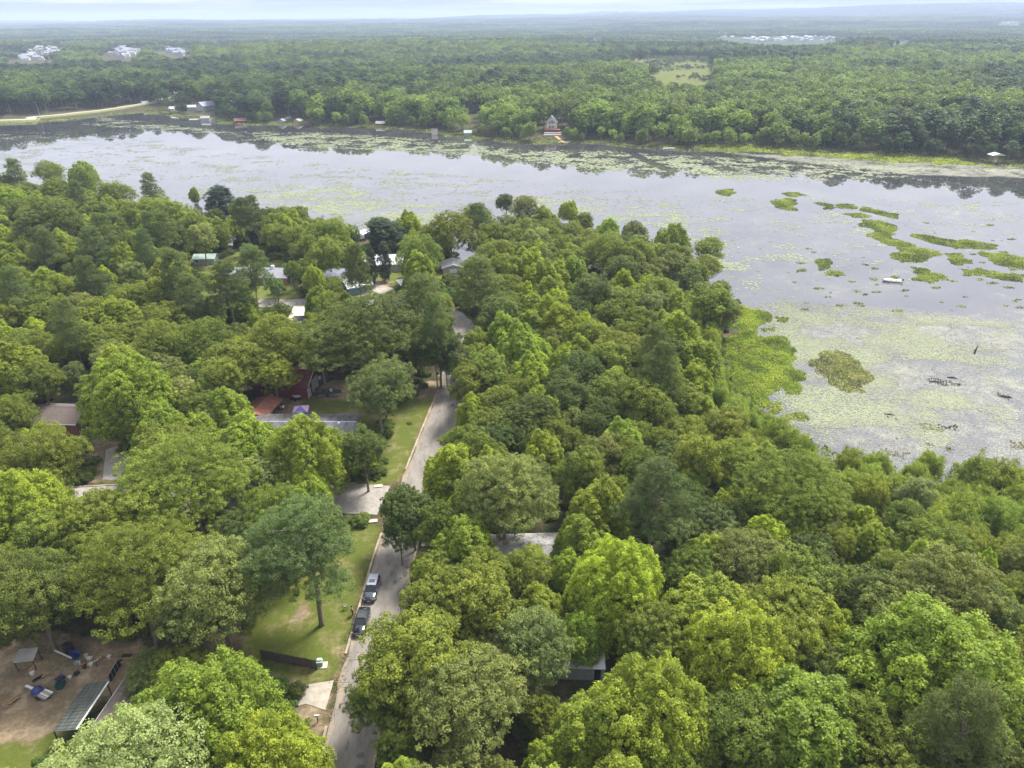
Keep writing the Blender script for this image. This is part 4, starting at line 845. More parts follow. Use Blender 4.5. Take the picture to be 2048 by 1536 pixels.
tufts('brush_pile', Z6([(355, 930), (440, 905), (520, 878), (535, 900), (500, 965), (420, 968), (370, 955)]), (.25, .145, .095), .6, 22, 1.7, 'heap of brown dead brush beside the bright marsh', 7)
tufts('far_marsh', W([(1300, 294), (1400, 292), (1550, 298), (1700, 306), (1850, 316), (2048, 326), (2300, 345), (2300, 356), (2048, 333), (1960, 331), (1880, 331), (1750, 323), (1600, 312), (1500, 303), (1400, 299)]), (.22, .27, .028), 1.3, 1.6, .8, 'strip of bright marsh grass below the far trees', 8)
fl = [p for p in FAR if -700 < p[0] < 480]
tufts('shore_grass', [(p[0], p[1] - 4) for p in fl] + [(p[0] + 2, p[1] + 11) for p in fl[::-1]], (.155, .19, .055), 1.2, 1.3, 1.2, 'rough grass along the far shore', 9)
tufts('shore_grass', W([(1480, 1000), (1530, 850), (1500, 800), (1515, 815), (1560, 850), (1600, 880), (1680, 912), (1760, 925), (1860, 940), (2048, 955), (2048, 1000), (1700, 980)]), (.13, .18, .035), .7, 4, 1.0, 'rank grass and reeds fringing the near inlet', 10)
# lily pads: thousands of floating leaves
pm = bpy.data.materials.new('lily_pad'); pm.use_nodes = True; t = pm.node_tree; b = t.nodes['Principled BSDF']; b.inputs['Roughness'].default_value = 0.5; b.inputs['Specular IOR Level'].default_value = 0.3
la = t.nodes.new('ShaderNodeAttribute'); la.attribute_name = 'lv'
pc = ramp(la.outputs['Fac'], [(0.0, (.085, .075, .060)), (0.3, (.125, .125, .085)), (0.62, (.170, .195, .100)), (1.0, (.205, .235, .115))]); t.links.new(pc, b.inputs['Base Color'])
CH = [W([(1180, 392), (1300, 385), (1365, 388), (1400, 372), (1480, 368), (1560, 385), (1610, 405), (1700, 428), (1790, 455), (1850, 490), (1900, 500), (1960, 525), (2060, 560)]), W([(1790, 455), (1830, 500), (1900, 535), (1920, 560), (1880, 585), (1800, 600)]), W([(1240, 292), (1290, 320), (1350, 345), (1440, 362)])]
ZN = [  # outline, coverage, pad radius, clump scale (x, y), colour shift
 (W([(470, 262), (640, 264), (860, 276), (1050, 300), (1200, 300), (1300, 305), (1450, 335), (1500, 366), (1330, 352), (1200, 345), (1000, 318), (800, 305), (640, 298), (540, 290)]), .60, 1.05, (10, 6.5), .1),
 (W([(1300, 306), (1470, 312), (1650, 330), (1850, 345), (1850, 356), (1600, 368), (1450, 362), (1330, 330)]), .44, .9, (7, 5), -.1),
 (W([(1400, 300), (1500, 306), (1600, 316), (1750, 326), (1900, 334), (2060, 336), (2060, 352), (1900, 341), (1820, 350), (1700, 338), (1560, 320)]), .85, 1.1, (14, 8), .0),
 (W([(470, 360), (700, 372), (900, 400), (900, 445), (700, 440), (560, 425), (450, 400)]), .34, .7, (11, 7), .25),
 (W([(690, 440), (800, 430), (930, 425), (940, 470), (840, 480), (700, 490)]), .74, .55, (6, 4), -.05),
 (W([(-300, 262), (240, 262), (450, 300), (700, 330), (1000, 350), (1400, 385), (2060, 400), (2060, 560), (1500, 600), (1200, 470), (900, 430), (500, 400), (-300, 420)]), .20, .62, (13, 7), -.12),
 (W([(1000, 385), (1350, 400), (1500, 480), (1560, 600), (1440, 570), (1300, 460), (1060, 430)]), .30, .5, (8, 5), .1),
 (W([(1440, 560), (1560, 590), (2060, 640), (2060, 1000), (1720, 960), (1580, 900), (1510, 800), (1480, 620)]), .50, .22, (11, 8), -.05),
 (W([(1440, 590), (1530, 610), (1600, 670), (1640, 760), (1700, 880), (1640, 920), (1520, 860), (1560, 700)]), .52, .2, (4, 3), -.18),
 (W([(200, 232), (470, 262), (600, 300), (400, 270), (150, 250)]), .3, .9, (12, 5), -.1)]
PX, PY, PR_, PL = [], [], [], []
for zi, (P, cov, rad, (sx, sy), cs) in enumerate(ZN):
    g = g_(700 + zi); xs = [p[0] for p in P]; ys = [p[1] for p in P]; A = (max(xs) - min(xs)) * (max(ys) - min(ys)); n = int(min(260000, A * 1.9 / (rad * rad * 2.6)))
    x = g.uniform(min(xs), max(xs), n); y = g.uniform(min(ys), max(ys), n); k = inpoly(x, y, P); x, y = x[k], y[k]
    e = sm(sdist(x, y, P) / 14); f = fbm(x / sx, y / sy, 60 + zi, 4) + .10 * (fbm(x / 60, y / 45, 90 + zi) - .5) * 2
    th = .5 + (.5 - cov) * .42; pr = sm((f - th + .075) / .15) * e * .92 + .10 * cov * e
    k = (g.random(len(x)) < pr) & (sdist(x, y, LAKE) > .5)
    for C_ in CH: k &= segdist(x, y, C_, False) > 3.0 + 2.0 * fbm(x / 9, y / 9, 5)
    x, y, f = x[k], y[k], f[k]; PX.append(x); PY.append(y); PR_.append(rad * g.uniform(.55, 1.25, len(x))); PL.append(np.clip(.5 + cs + (f - .5) * 1.3 + g.normal(0, .17, len(x)), 0, 1))
x, y, r, lv = map(np.concatenate, (PX, PY, PR_, PL)); n = len(x); print('pads', n)
g = g_(777); ang = np.arange(5) * 2 * np.pi / 5; ph = g.uniform(0, 6.28, n); rr = r[:, None] * g.uniform(.75, 1.15, (n, 5))
V = np.stack([x[:, None] + np.cos(ang + ph[:, None]) * rr, y[:, None] + np.sin(ang + ph[:, None]) * rr, np.repeat((WZ + .012 + g.uniform(0, .05, n))[:, None], 5, 1)], -1).reshape(-1, 3)
tag(put('lily_pads', npmesh('lily_pads', V, np.arange(n * 5).reshape(n, 5), pm, {'lv': np.repeat(lv, 5)})), 'mats of pale lily pads floating on the lake', None, None, 'stuff')

# ------------------------------------------------------------------ buildings
def window(par, side, c, w_, h_, z0, Lx, Wy, trim=None):
    """a framed window on side s/n/e/w of a box-shaped house (local coordinates)"""
    f = MB(); p = MB(); t_ = .08
    def put_(mb, a0, a1, b0, b1, d0, d1):
        if side in 'sn':
            y0 = -Wy / 2 if side == 's' else Wy / 2; sg = -1 if side == 's' else 1; mb.box(a0, a1, *sorted((y0 + sg * d0, y0 + sg * d1)), b0, b1)
        else:
            x0 = Lx / 2 if side == 'e' else -Lx / 2; sg = 1 if side == 'e' else -1; mb.box(*sorted((x0 + sg * d0, x0 + sg * d1)), a0, a1, b0, b1)
    put_(f, c - w_ / 2 - t_, c - w_ / 2, z0 - t_, z0 + h_ + t_, .0, .07); put_(f, c + w_ / 2, c + w_ / 2 + t_, z0 - t_, z0 + h_ + t_, .0, .07)
    put_(f, c - w_ / 2, c + w_ / 2, z0 + h_, z0 + h_ + t_, .0, .07); put_(f, c - w_ / 2, c + w_ / 2, z0 - t_, z0, .0, .09); put_(p, c - w_ / 2, c + w_ / 2, z0, z0 + h_, .003, .03)
    fo = f.build('window', trim or WHITE, par); p.build('pane', GLASS, fo); return fo
def door(par, side, c, w_, h_, Lx, Wy, m, z0=0.02):
    d = MB(); hd = MB()
    if side in 'sn':
        y0 = -Wy / 2 if side == 's' else Wy / 2; sg = -1 if side == 's' else 1; d.box(c - w_ / 2, c + w_ / 2, *sorted((y0 + sg * .003, y0 + sg * .06)), z0, z0 + h_); hd.box(c + w_ * .36, c + w_ * .42, *sorted((y0 + sg * .06, y0 + sg * .12)), z0 + 1, z0 + 1.06)
    else:
        x0 = Lx / 2 if side == 'e' else -Lx / 2; sg = 1 if side == 'e' else -1; d.box(*sorted((x0 + sg * .003, x0 + sg * .06)), c - w_ / 2, c + w_ / 2, z0, z0 + h_); hd.box(*sorted((x0 + sg * .06, x0 + sg * .12)), c + w_ * .36, c + w_ * .42, z0 + 1, z0 + 1.06)
    o = d.build('door', m, par); hd.build('handle', METAL, o); return o
def gable(nm, label, cat, x, y, rz, Lx, Wy, eave, ridge, wallm, roofm, over=.45, panels=0, trim=WHITE, open_=False, ribs=0, z=None, group=None, hip=False):
    zb = h1(x, y) if z is None else z
    T = thing(nm, label, cat, (x, y, zb), rz, group); hw = Wy / 2; sl = (ridge - eave) / hw; th = .12
    if not open_:
        MB().prism([(-hw, -1.2), (hw, -1.2), (hw, eave), (0, ridge - .02), (-hw, eave)], -Lx / 2, Lx / 2).build('wall', wallm, T)
    else:
        for px in (-Lx / 2 + .15, 0, Lx / 2 - .15):
            for py in (-hw + .1, hw - .1): MB().box(px - .07, px + .07, py - .07, py + .07, -.5, eave).build('post', wallm, T)
    ex0, ex1 = -Lx / 2 - over, Lx / 2 + over; yo = hw + over; ze = ridge - sl * yo
    for s in (-1, 1):
        prof = [(s * .0, ridge), (s * yo, ze), (s * yo, ze + th), (s * .0, ridge + th)]
        if panels:
            wd = (ex1 - ex0) / panels; me = None
            for k in range(panels):
                a = ex0 + k * wd; mb = MB().prism(prof, a + .015, a + wd - .015); mb.prism([(s * .0, ridge + th), (s * yo, ze + th), (s * yo, ze + th + .05), (s * .0, ridge + th + .05)], a - .02 + .035, a + .06)
                o = mb.build('roof_panel', roofm, T)
        else:
            mb = MB().prism(prof, ex0, ex1)
            for k in range(ribs):
                a = ex0 + (k + .5) * (ex1 - ex0) / ribs; mb.prism([(s * .0, ridge + th - .01), (s * yo, ze + th - .01), (s * yo, ze + th + .04), (s * .0, ridge + th + .04)], a - .03, a + .03)
            mb.build('roof', roofm, T)
        MB().box(ex0, ex1, *sorted((s * yo, s * (yo + .05))), ze - .12, ze + th).build('fascia', trim, T)
    MB().prism([(-.16, ridge + th - .03), (0, ridge + th + .06), (.16, ridge + th - .03)], ex0 - .02, ex1 + .02).build('ridge_cap', roofm if trim is WHITE else trim, T)
    return T
def shed(nm, label, cat, x, y, rz, Lx, Wy, z0, z1, wallm, roofm, z=None, ribs=8, group=None, posts=True):
    """a single pitch roof from z0 (front) to z1 (back)"""
    T = thing(nm, label, cat, (x, y, h1(x, y) if z is None else z), rz, group)
    mb = MB().prism([(-Wy / 2, z0), (Wy / 2, z1), (Wy / 2, z1 + .06), (-Wy / 2, z0 + .06)], -Lx / 2, Lx / 2)
    for k in range(ribs):
        a = -Lx / 2 + (k + .5) * Lx / ribs; mb.prism([(-Wy / 2, z0 + .05), (Wy / 2, z1 + .05), (Wy / 2, z1 + .1), (-Wy / 2, z0 + .1)], a - .04, a + .04)
    mb.build('roof', roofm, T)
    for px in (-Lx / 2 + .12, Lx / 2 - .12):
        for py, zz in ((-Wy / 2 + .12, z0), (Wy / 2 - .12, z1)): MB().box(px - .06, px + .06, py - .06, py + .06, -.5, zz).build('post', wallm, T)
    return T
ROOFG = mat('grey_roof', (0.19, 0.19, 0.205), (0.06, 0.06, 0.066), 0.6, 0.7, stretch=(1.6, .35, 1), detail=9)
ROOFD = mat('dark_shingle', (0.085, 0.088, 0.10), (0.055, 0.056, 0.065), 0.85, 3, 0.2)
ROOFB = mat('brown_shingle', (0.16, 0.125, 0.11), (0.10, 0.078, 0.07), 0.9, 3, 0.2)
ROOFR = mat('red_metal_roof', (0.23, 0.058, 0.048), (0.095, 0.035, 0.030), 0.6, .8, detail=9)
ROOFO = mat('rusty_roof', (0.34, 0.115, 0.072), (0.16, 0.075, 0.055), 0.75, .9, detail=9)
ROOFW = mat('white_metal_roof', (0.72, 0.73, 0.76), (0.58, 0.59, 0.62), 0.45, 1)
ROOFP = mat('pale_grey_roof', (0.36, 0.35, 0.35), (0.25, 0.245, 0.24), 0.8, 1.2)
ROOFBL = mat('blue_grey_roof', (0.27, 0.30, 0.38), (0.19, 0.21, 0.27), 0.6, 1.2)
TEAL = mat('teal_roof', (0.42, 0.56, 0.46), (0.32, 0.44, 0.36), 0.5, 1)
REDW = mat('red_wall', (0.20, 0.028, 0.030), (0.13, 0.02, 0.022), 0.7, 1.5)
CREAM = mat('cream_wall', (0.62, 0.60, 0.55), (0.52, 0.50, 0.46), 0.8, 1); BRICK = mat('brick_wall', (0.42, 0.17, 0.11), (0.26, 0.10, 0.07), 0.9, 6)
TAN = mat('tan_wall', (0.42, 0.38, 0.32), (0.33, 0.30, 0.25), 0.8, 2); GREYW = mat('grey_wall', (0.35, 0.37, 0.38), (0.27, 0.28, 0.29), 0.8, 2); BLUEW = mat('blue_wall', (0.14, 0.22, 0.30), (0.10, 0.16, 0.22), 0.8, 2)
def wins(T, L_, W_, spec, trim=None):
    for s, c, w_, h_, z0 in spec: window(T, s, c, w_, h_, z0, L_, W_, trim)
# long grey ranch house with panelled metal roof
T = gable('ranch_house', 'long grey metal-roofed house south of the red barn yard', 'house', -41.5, 121.4, R_(-1.2), 20.5, 10.5, 2.6, 4.1, TAN, ROOFG, .5, 11, mat('blue_white_trim', (.42, .44, .55), None, .5))
wins(T, 20.5, 10.5, [('s', 7, 1.4, 1.1, 1), ('s', 3, 1.4, 1.1, 1), ('e', -2, 1.2, 1.1, 1), ('e', 2, 1.2, 1.1, 1), ('n', 5, 1.2, 1.1, 1)]); door(T, 's', 0, .95, 2.05, 20.5, 10.5, BLACK)
for px, py, r in ((4.6, -.9, .22), (7.4, -.7, .22)): MB().lathe([(r, 3.4), (r, 4.35), (r * .4, 4.5)], 10, (px, py, 0)).build('roof_vent', WHITE if px > 5 else BLACK, T)
T2 = MB().lathe([(.12, 2.8), (.12, 3.6), (.16, 3.7)], 8, (8.8, -3.6, 0)).build('roof_vent', WHITE, T)
T = gable('side_porch', 'blue-grey flat porch roof joined beside the ranch house', 'porch', -53.8, 121.9, 0, 5, 5, 2.6, 3.0, WOOD, ROOFBL, .2, 0, WHITE, True)
# barn
T = gable('red_barn', 'red metal barn with white trim and doors on its end', 'barn', -51.0, 143.4, R_(-6), 12.6, 8.2, 3.0, 5.0, REDW, ROOFR, .3, 7, ROOFR)
mb = MB(); hw = 4.1
for s in (-1, 1): mb.prism([(s * hw, 2.85), (s * hw, 3.15), (0, 5.15), (0, 4.85)], 6.62, 6.72)
mb.build('gable_trim', WHITE, T); MB().box(6.31, 6.42, -4.12, -3.9, 0, 3.0).build('corner_trim', WHITE, T)
d_ = MB().box(6.305, 6.38, -1.4, 2.2, .05, 3.0).build('barn_door', mat('barn_door_white', (.62, .62, .58), (.5, .5, .46), .6, 2), T)
for k in range(4): MB().box(6.38, 6.41, -1.4, 2.2, .6 + k * .6, .64 + k * .6).build('door_rail', GREYW, d_)
door(T, 'e', -2.9, 1.0, 2.1, 12.6, 8.2, WHITE)
MB().box(6.31, 6.7, 2.6, 3.3, 1.2, 2.0).build('cooling_unit', WHITE, T)
for k in range(9): MB().box(-6 + k * 1.45, -5.93 + k * 1.45, -4.14, -4.1, 0, 3).build('wall_rib', REDW, T)
# carport
T = gable('carport', 'rust-red gabled carport left of the barn yard', 'carport', -52.6, 130.2, R_(82), 7.6, 5.2, 2.5, 3.4, WOOD, ROOFO, .25, 6, ROOFO, True)
MB().prism([(-2.6, 2.45), (2.6, 2.45), (0, 3.35)], 3.7, 3.8).build('gable_end', BLACK, T)
# gazebo canopy
T = thing('canopy', 'pink and blue pop-up canopy behind the grey-roofed house', 'canopy', (-44.3, 129.9, 0), R_(8)); a_ = 1.55
fc = [mat('canopy_blue', (.16, .16, .46), (.12, .12, .36), .8, 3), mat('canopy_pink', (.72, .50, .62), (.62, .42, .54), .8, 3), mat('canopy_pale', (.70, .62, .72), (.6, .52, .62), .8, 3), mat('canopy_mauve', (.62, .42, .55), (.5, .33, .45), .8, 3)]
cn = [(-a_, -a_), (a_, -a_), (a_, a_), (-a_, a_)]
for k in range(4):
    p, q = cn[k], cn[(k + 1) % 4]; MB().add([(p[0], p[1], 2.2), (q[0], q[1], 2.2), (0, 0, 3.1), (p[0], p[1], 2.0), (q[0], q[1], 2.0)], [(0, 1, 2), (0, 3, 4, 1)]).build('canopy_side', fc[k], T)
    MB().tube([(p[0], p[1], 0), (p[0], p[1], 2.15)], .03, 6).build('leg', METAL, T)
# brown-roofed cottage
T = gable('cottage', 'brown-shingled cottage with white gable among trees', 'house', -93.6, 128.2, R_(-4), 11, 7.5, 2.6, 4.2, BRICK, ROOFB, .4, 0, WHITE); mb = MB(); mb.prism([(-3.7, 2.6), (3.7, 2.6), (0, 4.15)], 5.51, 5.6); mb.build('gable_end', WHITE, T)
# bungalow under the trees right of the street
T = gable('bungalow', 'pale-roofed bungalow under trees right of the street', 'house', 1.6, 84.2, R_(2), 13, 7.5, 2.7, 3.8, CREAM, ROOFP, .5, 6, WHITE); wins(T, 13, 7.5, [('e', 0, 1.2, 1.1, 1), ('s', 4, 1.4, 1.1, 1), ('s', -3, 1.4, 1.1, 1)])
T = gable('bungalow_wing', 'rear wing with pale roof joined to the bungalow', 'house', 3.4, 77.6, R_(92), 6, 4.6, 2.5, 3.3, CREAM, ROOFP, .4, 0, WHITE)
T = shed('low_shed', 'low pale-roofed shed behind two dark trunks', 'shed', 8.3, 64.4, R_(-3), 6.5, 3.4, 2.2, 2.6, GREYW, ROOFW, None, 12)
MB().box(-3.2, 3.2, -1.5, 1.5, -.4, 2.15).build('wall', GREYW, T); MB().box(1.9, 2.7, -1.56, -1.5, .1, 2.0).build('door', BLACK, T)
# house whose lean-to roof closes the junk yard
T = gable('yard_house', 'dark ribbed-metal and brown shingle roof by junk yard', 'house', -48.3, 57.4, R_(85), 9.4, 2.6, 2.9, 3.2, BRICK, ROOFB, .1, 0, WHITE); T.location.x = -46.9
T = shed('lean_to', 'black ribbed metal lean-to roof streaked pale by junk yard', 'shelter', -51.3, 57.3, R_(86.5), 6.6, 3.0, 3.15, 2.55, WOOD, mat('black_rib_roof', (.15, .16, .14), (.035, .042, .04), .5, 1.3, stretch=(.22, 4, 1), detail=8), None, 14)
MB().box(-3.3, 3.3, -1.66, -1.5, 3.16, 3.3).build('ridge_flashing', WHITE, T)
T.rotation_euler.z = R_(86.5)
T = shed('small_shelter', 'small grey corrugated shelter at back of junk yard', 'shelter', -63.3, 65.8, R_(8), 2.4, 1.9, 1.7, 2.1, WOOD, mat('corrugated_grey', (.30, .30, .29), (.22, .22, .21), .5, 3), None, 12)
# upper street houses
T = gable('brick_house', 'red brick house with grey shingle roof by upper street', 'house', -81, 219.8, R_(-5), 21, 8.5, 2.5, 4.0, BRICK, mat('grey_shingle', (.27, .275, .31), (.2, .2, .23), .85, 3, .2), .5, 0, WHITE); wins(T, 21, 8.5, [('s', 5.5, 1.6, 1.2, .9), ('s', 8.8, .8, 1.2, .9), ('s', -2, 1.6, 1.2, .9)]); door(T, 's', 3, .9, 2.0, 21, 8.5, WHITE)
MB().box(4.2, 5.2, -.6, .3, 3.0, 4.9).build('chimney', ROOFW, T)
T = gable('teal_cabin', 'small cabin with pale teal roof among trees', 'cabin', *[q for q in gat(414, 526)[:2]], R_(4), 7, 5, 2.4, 3.2, GREYW, TEAL, .4, 0, WHITE); wins(T, 7, 5, [('s', -2.4, 1, 1, 1), ('s', 1, 1, 1, 1)])
T = gable('dark_roof_garage', 'dark hipped garage roof left of the pale driveway', 'garage', -62.2, 176.5, R_(-38), 8.5, 6.5, 2.5, 3.9, CREAM, ROOFD, .5, 0, WHITE)
T = gable('dark_roof_house', 'white-walled house with dark roof right of pale driveway', 'house', -53.0, 177.6, R_(2), 9.5, 7, 2.5, 4.1, CREAM, ROOFD, .5, 0, WHITE); wins(T, 9.5, 7, [('s', -3, .9, 1.0, .9), ('s', -1.2, .9, 1.0, .9)], BLACK); door(T, 's', 1, .9, 2, 9.5, 7, BLACK)
p = gat(768, 535); T = gable('waterside_house', 'white-roofed house half hidden by dark trees', 'house', p.x, p.y, R_(4), 13, 9, 2.6, 4.4, GREYW, ROOFW, .5, 6, WHITE); wins(T, 13, 9, [('s', -3, 1.2, 1, 1)])
p = gat(716, 582); T = gable('blue_house', 'blue-walled house with pale roof behind a pine', 'house', p.x, p.y, R_(28), 7.5, 5.5, 2.5, 3.6, BLUEW, mat('mint_roof', (.55, .6, .55), (.42, .47, .43), .6, 1.5), .45, 0, WHITE); wins(T, 7.5, 5.5, [('s', 2, 1, 1, 1), ('e', 0, 1, 1, 1)])
p = gat(906, 542); T = gable('white_garage', 'white metal-roofed garage in gap between trees', 'garage', p.x, p.y, R_(96), 8, 7, 2.4, 3.5, TAN, ROOFW, .3, 5, WHITE); door(T, 'w', 0, 2.4, 2.1, 8, 7, WHITE)
p = gat(654, 562); T = gable('plum_roof_house', 'dusky-roofed house behind the tall spreading tree', 'house', p.x, p.y, R_(0), 12, 8, 2.5, 4.0, GREYW, ROOFBL, .4, 0, WHITE)
p = gat(1184, 578); T = gable('point_house', 'small grey-roofed house deep in the wooded point', 'house', p.x, p.y, R_(-20), 9, 6.5, 2.5, 3.9, CREAM, ROOFP, .4, 0, WHITE)
p = gat(726, 478); T = gable('boat_shelter', 'white-roofed shelter at the near lakeshore', 'shelter', p.x, p.y, R_(80), 5.5, 5, 2.3, 3.2, GREYW, ROOFW, .3, 0, WHITE, True)
p = gat(782, 478); T = gable('pier_shelter', 'low white roof just above the near shoreline', 'shelter', p.x, p.y + 3, R_(5), 6, 4, 2.0, 2.6, GREYW, ROOFW, .3, 0, WHITE, True)
p = gat(814, 575); T = shed('tarp_shelter', 'white tarp shelter at the end of grey drive', 'shelter', p.x, p.y, R_(30), 5.5, 4, 1.6, 2.3, WOOD, ROOFW, None, 0)
# ---- far shore
def farhouse(nm, label, cat, u, v, rz, L_, W_, e_, r_, wm_, rm_, **k):
    p = gat(u, v); return gable(nm, label, cat, p.x, p.y, R_(rz), L_, W_, e_, r_, wm_, rm_, .5, 0, WHITE, **k)
p = gat(1105, 270); cz = h1(p.x, p.y) + 2.6; T = gable('lake_chalet', 'tall gabled lake chalet with window wall and deck', 'house', p.x, p.y + 12, R_(86), 9, 7.6, 5.2, 9.2, mat('chalet_wall', (.50, .48, .40), (.42, .40, .33), .8, 2), ROOFBL, .6, 0, CREAM, z=cz)
for c, z0, h_ in ((-1.6, 1.2, 1.7), (-.55, 1.2, 1.7), (.55, 1.2, 1.7), (1.6, 1.2, 1.7), (-1.6, 4.3, 1.4), (-.55, 4.3, 2.3), (.55, 4.3, 2.3), (1.6, 4.3, 1.4)): window(T, 'w', c, .75, h_, z0, 9, 7.6)
MB().box(-9.0, -4.5, -6.2, 5.2, .35, .6).build('deck', mat('deck_red', (.36, .15, .10), (.25, .10, .07), .8, 2), T)
for k in range(6): MB().box(-8.9, -8.7, -6.0 + k * 2.2, -5.8 + k * 2.2, -2.6, 1.6).build('deck_post', mat('deck_red', ()), T)
MB().box(-9.0, -8.92, -6.2, 5.2, 1.0, 1.6).build('railing', mat('deck_red', ()), T)
STN = mat('stone_terrace', (.42, .40, .36), (.3, .28, .25), .9, 1.5, .3)
T = thing('stone_terrace', 'grey stone terraces stepping down below the chalet', 'terrace', (p.x, p.y, h1(p.x, p.y))); MB().box(-6, 6, -.5, 4, -2, 1.6).build('upper_step', STN, T); MB().box(-6.6, 6.4, -3.6, -.5, -2, .7).build('lower_step', STN, T)
q = at(1124, 283, -3.6); T = thing('plank_dock', 'orange timber gangway and dock below the chalet', 'dock', (q.x, q.y, -3.6), R_(12))
OR_ = mat('new_timber', (.62, .30, .13), (.48, .22, .09), .8, 2); MB().add([(-1.2, -2, 0), (1.2, -2, 0), (.6, 14, 1.6), (-1.8, 14, 1.6), (-1.2, -2, .15), (1.2, -2, .15), (.6, 14, 1.75), (-1.8, 14, 1.75)], [(3, 2, 1, 0), (4, 5, 6, 7), (0, 1, 5, 4), (1, 2, 6, 5), (2, 3, 7, 6), (3, 0, 4, 7)]).build('gangway', OR_, T); MB().box(-4, 5, -5.5, -2, 0, .2).build('platform', TAN, T)
farhouse('shore_house', 'grey-roofed two-tier house on the far left shore', 'house', 413, 219, 60, 14, 9, 4, 7, GREYW, ROOFBL)
farhouse('boathouse', 'open boathouse with pale roof in the far lake', 'boathouse', 385, 219, 10, 9, 6, 2.6, 4, GREYW, ROOFW)
for u, v, nm, lb, wm_, rm_, L_, W_, rz in [(412, 240, 'boathouse', 'lilac-roofed boathouse standing in the far lake', GREYW, ROOFP, 7, 5, 5), (481, 245, 'boathouse', 'dark red boathouse on the far shore', REDW, ROOFR, 9, 5, 20), (565, 246, 'boathouse', 'leftmost pale gabled boathouse of the close trio', GREYW, ROOFBL, 5.5, 4.5, 80),
     (577, 241, 'boathouse', 'tall narrow white boathouse of the close trio', CREAM, ROOFBL, 5, 4.5, 80), (597, 246, 'boathouse', 'rightmost tan-fronted boathouse of the close trio', mat('tan_front', (.5, .36, .22), None, .8), ROOFP, 6.5, 5, 75), (762, 251, 'boathouse', 'low red boathouse with white roof on far shore', REDW, ROOFP, 7, 4.5, 0),
     (869, 267, 'boathouse', 'small white-sided boathouse with rusty roof', CREAM, ROOFB, 4, 3, 10), (936, 270, 'boathouse', 'small teal-roofed boat shelter by far bank', GREYW, TEAL, 5, 4, 0)]:
    p = at(u, v, WZ + .4); T = gable(nm, lb, 'boathouse', p.x, p.y, R_(rz), L_, W_, 2.1, 3.4, wm_, rm_, .5, 0, WHITE, z=-3.6)
farhouse('hill_house', 'white dormered house half hidden above far trees', 'house', 946, 217, 20, 12, 9, 5, 8, CREAM, ROOFP)
farhouse('cove_house', 'white-roofed house at far right edge of trees', 'house', 2003, 284, 40, 12, 8, 3, 5, CREAM, ROOFW)
farhouse('bank_house', 'tiny white outbuilding on far left bank', 'house', 345, 222, 10, 4, 4, 2.5, 4, CREAM, ROOFW); farhouse('bank_house', 'white-roofed house behind far left trees', 'house', 460, 220, 10, 8, 6, 3, 5, CREAM, ROOFW)
farhouse('roadside_house', 'white house by the road beyond far left trees', 'house', 350, 180, 80, 12, 9, 5, 8, CREAM, ROOFW)
# distant estates: each house a thing
NEWW = [CREAM, TAN, GREYW]; r_ = random.Random(3)
EST = [('hillside estate at far left edge', [(0, 117), (40, 108), (60, 101), (90, 93), (118, 94), (116, 108), (100, 121), (0, 123)], 44), ('middle of three far left estates', [(200, 109), (225, 100), (280, 94), (278, 104), (245, 118), (222, 117)], 48), ('rightmost of three far left estates', [(312, 95), (340, 92), (392, 103), (360, 114), (338, 108)], 38),
       ('long estate on the right horizon', [(1480, 76), (1670, 74), (1672, 84), (1500, 84)], 58), ('cluster of warehouses near the centre horizon', [(1178, 79), (1203, 79), (1203, 82), (1178, 82)], 3), ('hilltop houses at far right edge', [(1996, 44), (2046, 44), (2046, 48), (1996, 48)], 5), ('white roofs left of the estate on right horizon', [(1428, 75), (1470, 75), (1470, 77), (1428, 77)], 4), ('lone houses above far left woods', [(424, 89), (458, 89), (456, 91), (424, 91)], 4)]
def ordw(n):
    u_ = ['', 'first', 'second', 'third', 'fourth', 'fifth', 'sixth', 'seventh', 'eighth', 'ninth', 'tenth', 'eleventh', 'twelfth', 'thirteenth', 'fourteenth', 'fifteenth', 'sixteenth', 'seventeenth', 'eighteenth', 'nineteenth']
    return u_[n] if n < 20 else (['twentieth', 'thirtieth', 'fortieth', 'fiftieth', 'sixtieth'][n // 10 - 2] if n % 10 == 0 else ['twenty', 'thirty', 'forty', 'fifty', 'sixty'][n // 10 - 2] + '-' + u_[n % 10])
PROTO = {}
def estate_proto(i):
    if i in PROTO: return PROTO[i]
    L_, W_ = r_.uniform(12, 17), r_.uniform(9, 12); e_, rg = r_.uniform(4.5, 6), r_.uniform(8, 10)
    a = MB().prism([(-W_ / 2, -2), (W_ / 2, -2), (W_ / 2, e_), (0, rg - .1), (-W_ / 2, e_)], -L_ / 2, L_ / 2).mesh('wall', NEWW[i % 3])
    b_ = MB()
    for s in (-1, 1): b_.prism([(0, rg), (s * (W_ / 2 + .6), e_ - .5), (s * (W_ / 2 + .6), e_ - .3), (0, rg + .2)], -L_ / 2 - .5, L_ / 2 + .5)
    PROTO[i] = (a, b_.mesh('roof', [ROOFBL, ROOFP, ROOFD, ROOFBL][i % 4])); return PROTO[i]
for nm_, P, n in EST:
    k = 0; tries = 0; got = []
    xs = [q[0] for q in P]; ys = [q[1] for q in P]
    while k < n and tries < 4000:
        tries += 1; u, v = r_.uniform(min(xs), max(xs)), r_.uniform(min(ys), max(ys))
        if not bool(inpoly(u, v, P)): continue
        p = gat(u, v)
        if any(math.hypot(p.x - q.x, p.y - q.y) < 16.5 for q in got): continue
        got.append(p); k += 1
    got.sort(key=lambda q: q.x / q.y)
    for k, p in enumerate(got):
        a, b_ = estate_proto(r_.randrange(12)); o = thing('estate_house', ordw(k + 1) + ' house from the left in the ' + nm_, 'house', (p.x, p.y, p.z), r_.choice([.3, .35, 1.9, 1.87, 2.6]), 'houses of the ' + nm_); o.scale = (1.0, 1.0, .9)
        put('wall', a, o); put('roof', b_, o)
